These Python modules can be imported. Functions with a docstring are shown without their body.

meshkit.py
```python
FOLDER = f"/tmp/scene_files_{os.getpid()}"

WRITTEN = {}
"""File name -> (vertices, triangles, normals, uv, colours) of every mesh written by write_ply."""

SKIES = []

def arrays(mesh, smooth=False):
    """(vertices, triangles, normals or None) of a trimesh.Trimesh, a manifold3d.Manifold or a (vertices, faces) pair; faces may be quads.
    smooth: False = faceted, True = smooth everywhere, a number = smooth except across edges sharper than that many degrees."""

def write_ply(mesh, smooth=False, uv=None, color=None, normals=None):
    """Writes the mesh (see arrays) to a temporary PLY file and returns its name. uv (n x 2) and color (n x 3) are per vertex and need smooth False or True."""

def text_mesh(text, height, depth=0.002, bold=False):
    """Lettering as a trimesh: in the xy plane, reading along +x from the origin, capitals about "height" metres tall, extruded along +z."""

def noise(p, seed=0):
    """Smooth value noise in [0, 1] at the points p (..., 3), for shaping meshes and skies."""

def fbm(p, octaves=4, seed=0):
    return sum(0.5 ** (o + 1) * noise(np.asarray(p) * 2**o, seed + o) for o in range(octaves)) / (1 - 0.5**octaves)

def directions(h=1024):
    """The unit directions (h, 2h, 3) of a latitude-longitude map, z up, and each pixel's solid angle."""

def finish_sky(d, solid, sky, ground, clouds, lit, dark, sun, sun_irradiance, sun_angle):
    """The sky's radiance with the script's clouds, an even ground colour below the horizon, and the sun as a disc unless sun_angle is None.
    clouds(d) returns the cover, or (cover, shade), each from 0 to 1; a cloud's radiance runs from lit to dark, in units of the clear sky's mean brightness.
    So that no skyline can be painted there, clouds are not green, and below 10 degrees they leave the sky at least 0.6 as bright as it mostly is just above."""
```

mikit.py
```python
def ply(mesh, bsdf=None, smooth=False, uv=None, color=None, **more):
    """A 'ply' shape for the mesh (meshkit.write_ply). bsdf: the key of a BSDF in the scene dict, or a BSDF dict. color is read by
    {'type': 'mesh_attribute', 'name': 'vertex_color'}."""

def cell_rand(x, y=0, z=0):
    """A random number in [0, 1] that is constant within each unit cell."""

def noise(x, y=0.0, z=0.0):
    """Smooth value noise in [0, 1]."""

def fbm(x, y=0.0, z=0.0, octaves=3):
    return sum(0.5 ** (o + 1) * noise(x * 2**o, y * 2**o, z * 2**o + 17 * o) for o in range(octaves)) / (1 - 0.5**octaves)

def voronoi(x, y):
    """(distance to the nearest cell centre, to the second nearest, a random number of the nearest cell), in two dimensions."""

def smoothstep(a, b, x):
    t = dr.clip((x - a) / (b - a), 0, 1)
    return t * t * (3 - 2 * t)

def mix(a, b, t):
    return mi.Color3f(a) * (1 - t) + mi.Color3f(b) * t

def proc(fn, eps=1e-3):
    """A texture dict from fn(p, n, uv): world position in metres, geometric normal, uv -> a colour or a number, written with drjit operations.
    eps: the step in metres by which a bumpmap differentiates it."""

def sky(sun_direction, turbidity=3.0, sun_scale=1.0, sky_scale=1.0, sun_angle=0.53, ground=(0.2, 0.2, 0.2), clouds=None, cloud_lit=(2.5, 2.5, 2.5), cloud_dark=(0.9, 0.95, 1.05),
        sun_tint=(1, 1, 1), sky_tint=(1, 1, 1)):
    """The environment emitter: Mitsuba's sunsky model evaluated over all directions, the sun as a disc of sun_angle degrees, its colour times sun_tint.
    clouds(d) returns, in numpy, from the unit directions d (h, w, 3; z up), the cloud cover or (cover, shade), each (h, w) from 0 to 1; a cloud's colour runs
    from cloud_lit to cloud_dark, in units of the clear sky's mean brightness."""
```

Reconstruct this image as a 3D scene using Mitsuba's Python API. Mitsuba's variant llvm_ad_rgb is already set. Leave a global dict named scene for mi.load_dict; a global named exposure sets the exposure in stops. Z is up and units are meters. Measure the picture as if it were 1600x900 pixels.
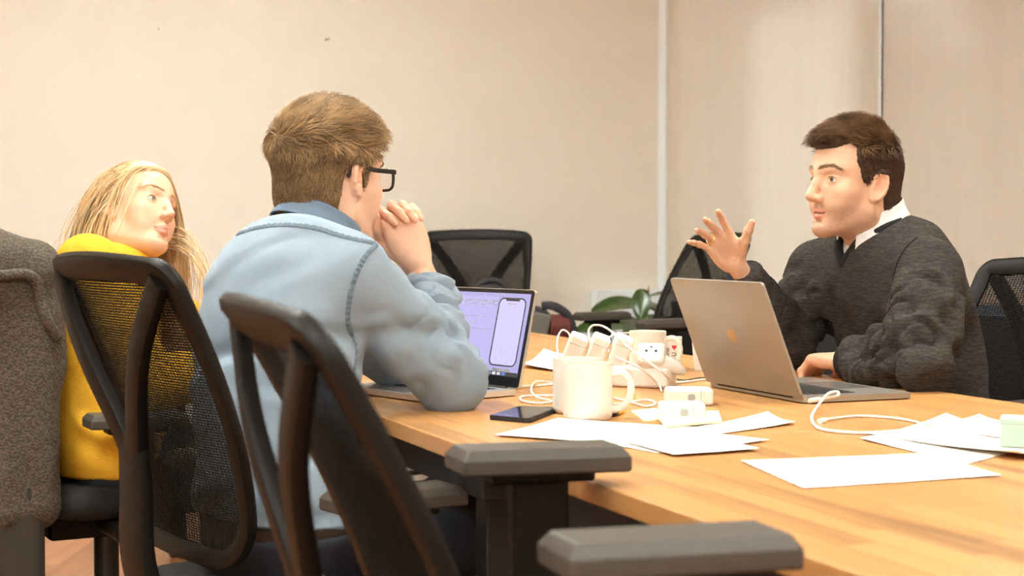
import math
import numpy as np
import trimesh
import manifold3d as m3
import shapely.geometry as sg
from shapely import affinity
import mitsuba as mi
import drjit as dr
import mikit, meshkit
from mikit import noise, fbm, smoothstep, mix

T = mi.ScalarTransform4f
scene, labels = {}, {}
V = lambda *a: np.array(a, float)

# ---------------------------------------------------------------- camera, light, exposure
F_PX, PITCH, EYE, TABLE_Z = 2430.0, math.radians(1.827), 1.0287, 0.73
CAM = V(0, 0, EYE)
_look = V(0, math.cos(PITCH), -math.sin(PITCH))
scene['camera'] = {
    'type': 'thinlens', 'fov_axis': 'x', 'fov': 2 * math.degrees(math.atan(800 / F_PX)),
    'to_world': T().look_at(origin=CAM.tolist(), target=(CAM + _look).tolist(), up=[0, 0, 1]),
    'aperture_radius': 0.0042, 'focus_distance': 3.0, 'near_clip': 0.05, 'far_clip': 200.0}
exposure = 1.98
LAMP = (9.3, 9.75, 8.9)          # warm ceiling panels, extra fill ones included
def _clouds(d):
    z = np.clip(d[..., 2], 0, 1)
    n = meshkit.noise(d * 3.0, 4) * 0.6 + meshkit.noise(d * 7.0, 9) * 0.4
    return np.full(z.shape, 0.92), 0.25 + 0.4 * n
scene['sky'] = mikit.sky((-0.45, 0.75, 0.5), turbidity=4.0, sun_scale=0.0, sky_scale=11.0, clouds=_clouds,
                         cloud_lit=(1.25, 1.3, 1.35), cloud_dark=(0.8, 0.85, 0.92))

# ---------------------------------------------------------------- helpers
def ray(px, py):
    d = V((px - 800) / F_PX, 1.0, -(py - 450) / F_PX)
    c, s = math.cos(PITCH), math.sin(PITCH)
    return V(d[0], d[1] * c + d[2] * s, d[2] * c - d[1] * s)
def at_z(px, py, z=TABLE_Z):
    d = ray(px, py)
    return CAM + d * ((z - EYE) / d[2])
def at_y(px, py, y):
    d = ray(px, py)
    return CAM + d * (y / d[1])

def key_for(name):
    if name not in USED:
        USED[name] = 0
        return name
    USED[name] += 1
    return f'{name}_{USED[name]:03d}'
USED = {}

def thing(name, label, category, group=None, kind=None):
    k = key_for(name)
    labels[k] = {'label': label, 'category': category}
    if group: labels[k]['group'] = group
    if kind: labels[k]['kind'] = kind
    return k
def part(parent, name, shape, label=None, kind=None, to_world=None):
    k = key_for(parent + '__' + name)
    d = dict(shape)
    if to_world is not None: d['to_world'] = to_world
    scene[k] = d
    if label or kind:
        labels[k] = {}
        if label: labels[k]['label'] = label
        if kind: labels[k]['kind'] = kind
    return k
def solo(name, shape, label, category, group=None, kind=None, to_world=None):
    k = thing(name, label, category, group, kind)
    d = dict(shape)
    if to_world is not None: d['to_world'] = to_world
    scene[k] = d
    return k
def setting(name, shape, label=None):
    scene[name] = dict(shape)
    labels[name] = {'kind': 'structure'}
    if label: labels[name]['label'] = label
    return name
def place(loc, yaw=0.0):
    """yaw in degrees: the direction, counter-clockwise from +x, that local +x points to."""
    return T().translate(list(map(float, loc))).rotate([0, 0, 1], yaw)

ply = mikit.ply
cat = trimesh.util.concatenate
def tm(m):
    if hasattr(m, 'to_mesh'):
        q = m.to_mesh()
        return trimesh.Trimesh(q.vert_properties[:, :3], q.tri_verts, process=False)
    return m
def mat3(x, y, z):
    return np.stack([x, y, z], 1)
def unit(v):
    v = np.asarray(v, float)
    return v / (np.linalg.norm(v) + 1e-12)
def rot(axis, deg):
    return trimesh.transformations.rotation_matrix(math.radians(deg), axis)[:3, :3]
def moved(m, loc=(0, 0, 0), R=None):
    m = m.copy()
    if R is not None:
        m.vertices = m.vertices @ np.asarray(R).T
        if np.linalg.det(R) < 0: m.faces = m.faces[:, ::-1]
    m.vertices = m.vertices + np.asarray(loc, float)
    return m
def rbox(sx, sy, sz, r=0.004, c=(0, 0, 0), seg=8):
    """rounded box: hull of eight spheres"""
    r = min(r, sx / 2 - 1e-5, sy / 2 - 1e-5, sz / 2 - 1e-5)
    s = m3.Manifold.sphere(r, seg)
    h = V(sx, sy, sz) / 2 - r
    return moved(tm(m3.Manifold.batch_hull([s.translate([a * h[0], b * h[1], d * h[2]]) for a in (-1, 1) for b in (-1, 1) for d in (-1, 1)])), c)
def box(x0, x1, y0, y1, z0, z1):
    m = trimesh.creation.box((x1 - x0, y1 - y0, z1 - z0))
    m.apply_translation(((x0 + x1) / 2, (y0 + y1) / 2, (z0 + z1) / 2))
    return m
def spline(pts, n=40, closed=False):
    p = np.asarray(pts, float)
    if closed: p = np.vstack([p[-1:], p, p[:2]])
    else: p = np.vstack([2 * p[0] - p[1], p, 2 * p[-1] - p[-2]])
    out, segs = [], len(p) - 3
    for i in range(segs):
        t = np.linspace(0, 1, max(2, n // segs), endpoint=False)[:, None]
        a, b, c, d = p[i:i + 4]
        out.append(0.5 * (2 * b + (c - a) * t + (2 * a - 5 * b + 4 * c - d) * t**2 + (3 * b - a - 3 * c + d) * t**3))
    if not closed: out.append(p[-2:-1])
    return np.vstack(out)
def frames(p, closed=False, up=None):
    p = np.asarray(p, float)
    t = (np.roll(p, -1, 0) - np.roll(p, 1, 0)) if closed else np.gradient(p, axis=0)
    t /= np.linalg.norm(t, axis=1, keepdims=True) + 1e-12
    if up is not None:
        a = np.cross(t, np.broadcast_to(up, t.shape))
    else:
        a = np.zeros_like(t)
        a[0] = unit(np.cross(t[0], V(0, 0, 1) if abs(t[0, 2]) < 0.9 else V(1, 0, 0)))
        for i in range(1, len(t)):
            v = a[i - 1] - t[i] * (a[i - 1] @ t[i])
            a[i] = unit(v)
    a /= np.linalg.norm(a, axis=1, keepdims=True) + 1e-12
    return t, a, np.cross(a, t) if up is not None else np.cross(t, a)
def sweep(path, section, closed=False, up=None, scale=None, cap=True):
    """section: (k, 2) in (side, up) axes"""
    p = np.asarray(path, float)
    t, a, b = frames(p, closed, up)
    s = np.ones((len(p), 2)) if scale is None else (np.asarray(scale, float).reshape(len(p), -1) * np.ones((1, 2)))
    k = len(section)
    v = p[:, None] + a[:, None] * (section[None, :, 0:1] * s[:, None, 0:1]) + b[:, None] * (section[None, :, 1:2] * s[:, None, 1:2])
    n = len(p)
    i, j = np.meshgrid(np.arange(n if closed else n - 1), np.arange(k), indexing='ij')
    i2, j2 = (i + 1) % n, (j + 1) % k
    q = np.stack([i * k + j, i * k + j2, i2 * k + j2, i2 * k + j], -1).reshape(-1, 4)
    f = np.vstack([q[:, [0, 1, 2]], q[:, [0, 2, 3]]])
    vv = v.reshape(-1, 3)
    if cap and not closed:
        c0, c1 = len(vv), len(vv) + 1
        vv = np.vstack([vv, p[0], p[-1]])
        r = np.arange(k)
        f = np.vstack([f, np.stack([np.full(k, c0), (r + 1) % k, r], 1), np.stack([np.full(k, c1), (n - 1) * k + r, (n - 1) * k + (r + 1) % k], 1)])
    m = trimesh.Trimesh(vv, f, process=False)
    if m.volume < 0: m.invert()
    return m
def circle(r, n=10):
    a = np.arange(n) * 2 * np.pi / n
    return np.stack([np.cos(a), np.sin(a)], 1) * r
def tube(path, r, n=8, closed=False):
    rr = np.broadcast_to(np.asarray(r, float), (len(path),))
    return sweep(path, circle(1.0, n), closed, scale=rr)
def lathe(profile, n=48):
    """profile (r, z), closed loop when it starts and ends on the axis"""
    return trimesh.creation.revolve(np.asarray(profile, float), sections=n)
def plate(poly, t, z=0.0):
    g = [poly] if poly.geom_type == 'Polygon' else list(poly.geoms)
    return cat([moved(trimesh.creation.extrude_polygon(x, t, engine='earcut'), (0, 0, z)) for x in g])
def rrect(w, h, r, cx=0, cy=0):
    return affinity.translate(sg.box(-w / 2 + r, -h / 2 + r, w / 2 - r, h / 2 - r).buffer(r, 6), cx, cy)
def grid_sheet(fn, nu, nv, closed_u=False):
    u, v = np.meshgrid(np.linspace(0, 1, nu), np.linspace(0, 1, nv), indexing='ij')
    p = fn(u.ravel(), v.ravel())
    i, j = np.meshgrid(np.arange(nu - 1), np.arange(nv - 1), indexing='ij')
    q = np.stack([i * nv + j, (i + 1) * nv + j, (i + 1) * nv + j + 1, i * nv + j + 1], -1).reshape(-1, 4)
    return trimesh.Trimesh(p, np.vstack([q[:, [0, 1, 2]], q[:, [0, 2, 3]]]), process=False)
def thick(m, t):
    """a sheet given thickness t along its normals"""
    n = np.array(m.vertex_normals)
    a, b = m.vertices + n * t / 2, m.vertices - n * t / 2
    k = len(a)
    e = m.edges_sorted
    _, idx, cnt = np.unique(e, axis=0, return_index=True, return_counts=True)
    be = m.edges[idx[cnt == 1]]
    side = np.vstack([np.stack([be[:, 0], be[:, 0] + k, be[:, 1] + k], 1), np.stack([be[:, 0], be[:, 1] + k, be[:, 1]], 1)])
    return trimesh.Trimesh(np.vstack([a, b]), np.vstack([m.faces, m.faces[:, ::-1] + k, side]), process=False)

# ---------------------------------------------------------------- materials
def bsdf(name, base, rough=0.6, **k):
    tex = {'type': 'rgb', 'value': list(base)} if isinstance(base, (tuple, list)) else base
    bump = k.pop('bump', None)
    d = {'type': 'principled', 'base_color': tex, 'roughness': rough, **k}
    if bump: d = {'type': 'bumpmap', 'arbitrary': mikit.proc(bump[0], eps=bump[2] if len(bump) > 2 else 1e-3), 'scale': bump[1], 'bsdf': d}
    scene[name] = {'type': 'twosided', 'bsdf': d}
    return name
VC = {'type': 'mesh_attribute', 'name': 'vertex_color'}
def lin(r, g, b):
    """sRGB 0-255 to linear"""
    return tuple(float(((c / 255 + 0.055) / 1.055) ** 2.4 if c > 10 else c / 255 / 12.92) for c in (r, g, b))
# ---------------------------------------------------------------- room
def _wall_col(p, n, uv):
    t = fbm(p.x * 1.3, p.y * 1.3, p.z * 1.3)
    return mix((0.785, 0.765, 0.705), (0.805, 0.785, 0.725), t)
bsdf('m_wall', mikit.proc(_wall_col), 0.8, specular=0.2)
bsdf('m_ceiling', (0.80, 0.78, 0.74), 0.9)
def _floor_col(p, n, uv):
    x, y = p.x * 7.0, p.y
    r = mikit.cell_rand(x, dr.floor(y * 0.8 + mikit.cell_rand(x) * 5))
    g = fbm(p.x * 60, p.y * 4, r * 9)
    return mix((0.30, 0.13, 0.055), (0.46, 0.21, 0.09), 0.5 * r + 0.5 * g)
bsdf('m_floor', mikit.proc(_floor_col), 0.4)
bsdf('m_white_paint', (0.82, 0.84, 0.84), 0.5)
bsdf('m_dark_frame', (0.022, 0.024, 0.030), 0.5)
bsdf('m_alu', (0.55, 0.58, 0.62), 0.35, metallic=0.6)
scene['m_glass'] = {'type': 'thindielectric', 'int_ior': 1.5}

CX, CY = 0.0938 * 7.0, 7.0                    # the corner
LD = unit(V(-0.927, -0.375, 0))               # along the plain wall, leftwards
RD = unit(V(0.914, -0.407, 0))                # along the window wall, rightwards
CEIL = 2.75
def wall_slab(o, d, a, b, z0, z1, t0, t1):
    """box along direction d from o: a..b metres, z0..z1, thickness t0..t1 along the outward normal"""
    out = V(-d[1], d[0], 0) if (V(-d[1], d[0], 0) @ V(0, 1, 0)) > 0 else V(d[1], -d[0], 0)
    m = box(a, b, t0, t1, z0, z1)
    return moved(m, (o[0], o[1], 0), mat3(d, out, V(0, 0, 1)))
def right_slab(a, b, z0, z1, t0, t1): return wall_slab((CX, CY), RD, a, b, z0, z1, t0, t1)
def left_slab(a, b, z0, z1, t0, t1): return wall_slab((CX, CY), LD, a, b, z0, z1, t0, t1)

A = V(CX, CY) + LD[:2] * 6.0                   # far left end of the plain wall
B = V(CX, CY) + RD[:2] * 3.6                   # right end of the window wall
setting('wall_back', ply(left_slab(-0.15, 6.15, 0, CEIL, 0, 0.12), 'm_wall'), 'plain cream plaster wall behind the meeting table')
def seg_wall(p, q, t=0.12):
    d = unit(V(q[0] - p[0], q[1] - p[1], 0)); L = math.hypot(q[0] - p[0], q[1] - p[1])
    out = V(d[1], -d[0], 0)
    return moved(box(0, L, 0, t, 0, CEIL), (p[0], p[1], 0), mat3(d, out, V(0, 0, 1)))
# the corners, seen from above: A -> A2 -> B2 -> B
A2, B2 = V(A[0] + 0.0, -3.4), V(B[0] + 0.0, -3.4)
setting('wall_left', ply(moved(box(-0.12, 0, A2[1], A[1] + 0.1, 0, CEIL), (A[0], 0, 0)), 'm_wall'))
setting('wall_rear', ply(box(A2[0] - 0.12, B2[0] + 0.12, A2[1] - 0.12, A2[1], 0, CEIL), 'm_wall'))
setting('wall_right', ply(box(B[0], B[0] + 0.12, B2[1], B[1] + 0.1, 0, CEIL), 'm_wall'))
setting('floor', ply(box(A[0] - 0.2, B[0] + 0.2, -3.6, 7.2, -0.1, 0), 'm_floor'), 'warm brown wooden floor under the chairs')
setting('ceiling', ply(box(A[0] - 0.2, B[0] + 0.2, -3.6, 7.2, CEIL, CEIL + 0.1), 'm_ceiling'))
for nm, (px, py) in (('nail_hole', (510, 62)), ('nail_hole', (248, 45)), ('nail_hole', (302, 393))):
    d = ray(px, py)
    nrm = V(-LD[1], LD[0], 0); nrm = nrm if nrm[1] > 0 else -nrm
    t = ((V(CX, CY, EYE) - CAM) @ nrm) / (d @ nrm)
    c = CAM + d * t
    mk = cat([trimesh.creation.icosphere(1, 0.0055), moved(trimesh.creation.icosphere(1, 0.004), (0.010, 0, 0.003))] if py == 62 else [trimesh.creation.icosphere(1, 0.0035)])
    part('wall_back', nm, ply(moved(mk, c), bsdf('m_mark', (0.34, 0.28, 0.2), 0.8) if 'm_mark' not in scene else 'm_mark'))

# window wall: low dark wall, window band, header
SILL0, SILL1 = 0.745, 0.705
BAY = 0.975                                     # the mullion between the two bays, from the corner
setting('wall_window', ply(cat([right_slab(0, 3.7, 0, 0.68, 0, 0.14), right_slab(0, 3.7, 2.6, CEIL, 0, 0.14)]), 'm_dark_frame'), 'dark low wall under the window band')
setting('daylight_trim_1', ply(right_slab(0.0, 0.034, 0.0, 2.6, 0.0, 0.03), bsdf('m_bluish_white', (0.80, 0.90, 0.98), 0.45)), 'slim corner strip coloured bluish white for the daylight gap')  # bluish white put in the colour for daylight beside the blind
w1 = setting('window_1', ply(cat([right_slab(0.04, BAY, 0.68, SILL0, 0.05, 0.12), right_slab(0.034, 0.06, 0.68, 2.6, 0.06, 0.12), right_slab(BAY - 0.005, BAY + 0.022, 0.68, 2.6, 0.05, 0.12)]), 'm_dark_frame'))
part(w1, 'pane', ply(right_slab(0.06, BAY, SILL0, 2.6, 0.09, 0.094), 'm_glass'))
w2 = setting('window_2', ply(cat([right_slab(BAY + 0.022, 3.6, 0.68, SILL1, 0.05, 0.12), right_slab(3.5, 3.6, 0.68, 2.6, 0.05, 0.12)]), 'm_dark_frame'))
part(w2, 'pane', ply(right_slab(BAY + 0.022, 3.5, SILL1, 2.6, 0.09, 0.094), 'm_glass'))

# roller blinds
def _blind_col(p, n, uv):
    a = (p.x - CX) * RD[0] + (p.y - CY) * RD[1]
    t = 0.6 * fbm(a * 22.0, p.z * 0.7) + 0.4 * noise(a * 90.0, p.z * 3.0)
    return mix((0.73, 0.655, 0.545), (0.79, 0.715, 0.605), t)
scene['m_blind'] = {'type': 'principledthin', 'base_color': mikit.proc(_blind_col), 'roughness': 0.10, 'diff_trans': 0.35, 'spec_trans': 0.14}
scene['m_blind_bar'] = {'type': 'twosided', 'bsdf': {'type': 'principled', 'base_color': {'type': 'rgb', 'value': [0.70, 0.61, 0.50]}, 'roughness': 0.6}}
def blind(a, b, zb, label, depth):
    k = thing('roller_blind', label, 'blind')
    sheet = grid_sheet(lambda u, v: V(CX, CY, 0) + np.outer(a + (b - a) * u, RD) + np.outer(0.0015 * np.sin(u * 37) * (1 - v) + depth * np.ones_like(u), V(0.407, 0.914, 0)) + np.outer(zb + (2.6 - zb) * v, V(0, 0, 1)), 60, 12)
    part(k, 'fabric', ply(sheet, 'm_blind', smooth=True))
    bar = rbox(b - a, 0.012, 0.052, 0.005)
    part(k, 'bottom_bar', ply(moved(bar, V(CX, CY, zb - 0.026) + RD * (a + b) / 2 + V(0.407, 0.914, 0) * depth, mat3(RD, V(0.407, 0.914, 0), V(0, 0, 1))), 'm_blind_bar', smooth=30))
    return k
ZB = 0.815
blind(0.036, BAY - 0.004, ZB, 'beige roller blind filling the bay beside the pale corner strip', 0.035)
blind(BAY + 0.015, 3.5, ZB - 0.01, 'wide beige roller blind behind the man in the dark sweater', 0.035)

setting('daylight_trim_2', ply(right_slab(BAY - 0.003, BAY + 0.009, 0.70, 2.6, 0.030, 0.05), 'm_bluish_white'), 'pale bluish strip painted for the daylight gap between the two blinds')  # coloured in place of daylight showing between the blinds
setting('trim_3', ply(right_slab(BAY + 0.009, BAY + 0.0145, 0.70, 2.6, 0.030, 0.05), 'm_dark_frame'), 'dark gasket line beside the pale strip')
# outside: a dark block, and a white one added for the patch on the blind
bsdf('m_out', (0.06, 0.065, 0.07), 0.8)  # darkened so the pale patch through the blind stands out
bsdf('m_out_white', (0.80, 0.84, 0.82), 0.8)
ob = thing('office_building', 'dark building behind the blinds, toned down so the paler patch stands out', 'building')
part(ob, 'wall', ply(moved(box(-14, 24, 0, 8, -9, 12.0), (0, 30, 0)), 'm_out'))
part(ob, 'window', ply(cat([box(-12 + i * 2.4, -10.8 + i * 2.4, 29.9, 30.0, -6 + j * 3.2, -4.4 + j * 3.2) for i in range(14) for j in range(5)]), 'm_dark_frame'), kind='stuff')
wb = thing('patch_building', 'white block added outside to make the paler patch on the first blind', 'building')  # invented block, placed so the first blind shows a paler patch
part(wb, 'wall', ply(box(4.15, 5.2, 24, 27, -9, 4.7), 'm_out_white'))
part(wb, 'roof', ply(box(4.1, 5.25, 23.9, 27.1, 4.7, 4.85), 'm_out'))

# ceiling panels out of view, some added as fill light
def panel(x, y, w, l, label):
    k = thing('ceiling_fill_light', label, 'ceiling light', 'ceiling light panels')
    part(k, 'housing', ply(moved(rbox(w + 0.04, l + 0.04, 0.05, 0.006), (x, y, CEIL - 0.026)), 'm_white_paint', smooth=30))
    q = moved(box(-w / 2, w / 2, -l / 2, l / 2, -0.004, 0.0), (x, y, CEIL - 0.053))
    part(k, 'diffuser', {**ply(q, 'm_white_paint'), 'emitter': {'type': 'area', 'radiance': {'type': 'rgb', 'value': list(LAMP)}}})
for i, (x, y) in enumerate([(-0.7, 4.45), (-0.9, 2.7), (-1.7, 1.0), (1.2, 3.1), (1.3, 0.5), (-0.3, 0.0), (0.7, -1.8), (-1.7, -1.4)]):
    panel(x, y, 0.3, 1.2, 'long warm white ceiling panel out of view, some added as fill light')
# ---------------------------------------------------------------- meeting table: oak block desks on black steel
TA = math.radians(21.95)
TD = V(-math.sin(TA), math.cos(TA), 0)          # along the table, away from the camera
TN = V(math.cos(TA), math.sin(TA), 0)           # across, towards the window
TYAW = math.degrees(math.atan2(TN[1], TN[0]))
C_FAR, WIDTH = 1.908, 1.118
SEAM = float(at_z(735, 702) @ TD)
def _oak(p, n, uv):
    a, b = p.x * TN[0] + p.y * TN[1], p.x * TD[0] + p.y * TD[1]
    row = dr.floor(a / 0.043)
    bb = b / 0.62 + mikit.cell_rand(row, 3) * 7.0
    r = mikit.cell_rand(row, dr.floor(bb), 5)
    r2 = mikit.cell_rand(row, dr.floor(bb), 11)
    grain = fbm(a * 150 + r * 40, b * 5.0 + r2 * 30, p.z * 40, 4)
    broad = fbm(a * 22 + r * 17, b * 1.8 + r2 * 9, 1.0)
    fa = a / 0.043 - row
    gap = smoothstep(0.035, 0.0, dr.minimum(fa, 1 - fa))
    knot = smoothstep(0.80, 0.96, noise(a * 14 + 3.1, b * 2.3 + 8.4))
    c = mix((0.385, 0.175, 0.055), (0.51, 0.265, 0.10), 0.35 * r + 0.4 * broad + 0.35 * grain)
    c = c * (1 - 0.16 * gap) * (1 - 0.35 * smoothstep(0.55, 1.0, 1 - r2) * smoothstep(0.45, 0.7, broad))
    return c * (1 - 0.35 * knot)
bsdf('m_oak', mikit.proc(_oak), 0.36, specular=0.45)
bsdf('m_steel_black', (0.018, 0.018, 0.019), 0.45)
def desk(b0, b1, a0, a1, label):
    """b along TD, a across (TN)"""
    k = thing('meeting_table', label, 'table')
    R = mat3(TN, TD, V(0, 0, 1))
    L, W = b1 - b0, a1 - a0
    tw = T([[R[0, 0], R[0, 1], 0, float(TN[0] * a0 + TD[0] * b0)], [R[1, 0], R[1, 1], 0, float(TN[1] * a0 + TD[1] * b0)], [0, 0, 1, 0], [0, 0, 0, 1]])
    part(k, 'tabletop', ply(rbox(W, L, 0.027, 0.0025, (W / 2, L / 2, TABLE_Z - 0.0135)), 'm_oak', smooth=30), to_world=tw)
    for a in (0.06, W - 0.06):
        part(k, 'long_rail', ply(rbox(0.04, L - 0.12, 0.05, 0.003, (a, L / 2, TABLE_Z - 0.062)), 'm_steel_black', smooth=30), to_world=tw)
    for b in (0.16, L - 0.16):
        part(k, 'cross_rail', ply(rbox(W - 0.16, 0.04, 0.045, 0.003, (W / 2, b, TABLE_Z - 0.064)), 'm_steel_black', smooth=30), to_world=tw)
        for a in (0.10, W - 0.10):
            part(k, 'leg', ply(rbox(0.05, 0.05, TABLE_Z - 0.087, 0.004, (a, b, (TABLE_Z - 0.087) / 2)), 'm_steel_black', smooth=30), to_world=tw)
    return k
END = float(at_z(262, 513) @ TD)
a_near = C_FAR - WIDTH
desk(SEAM - 1.70, SEAM - 0.0015, a_near + 0.010, C_FAR, 'oak topped black framed meeting table nearest the camera with sheets of paper on it')
desk(SEAM + 0.0015, END, a_near - 0.022, C_FAR, 'long oak topped meeting table with the mugs, plugs and both laptops')
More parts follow.
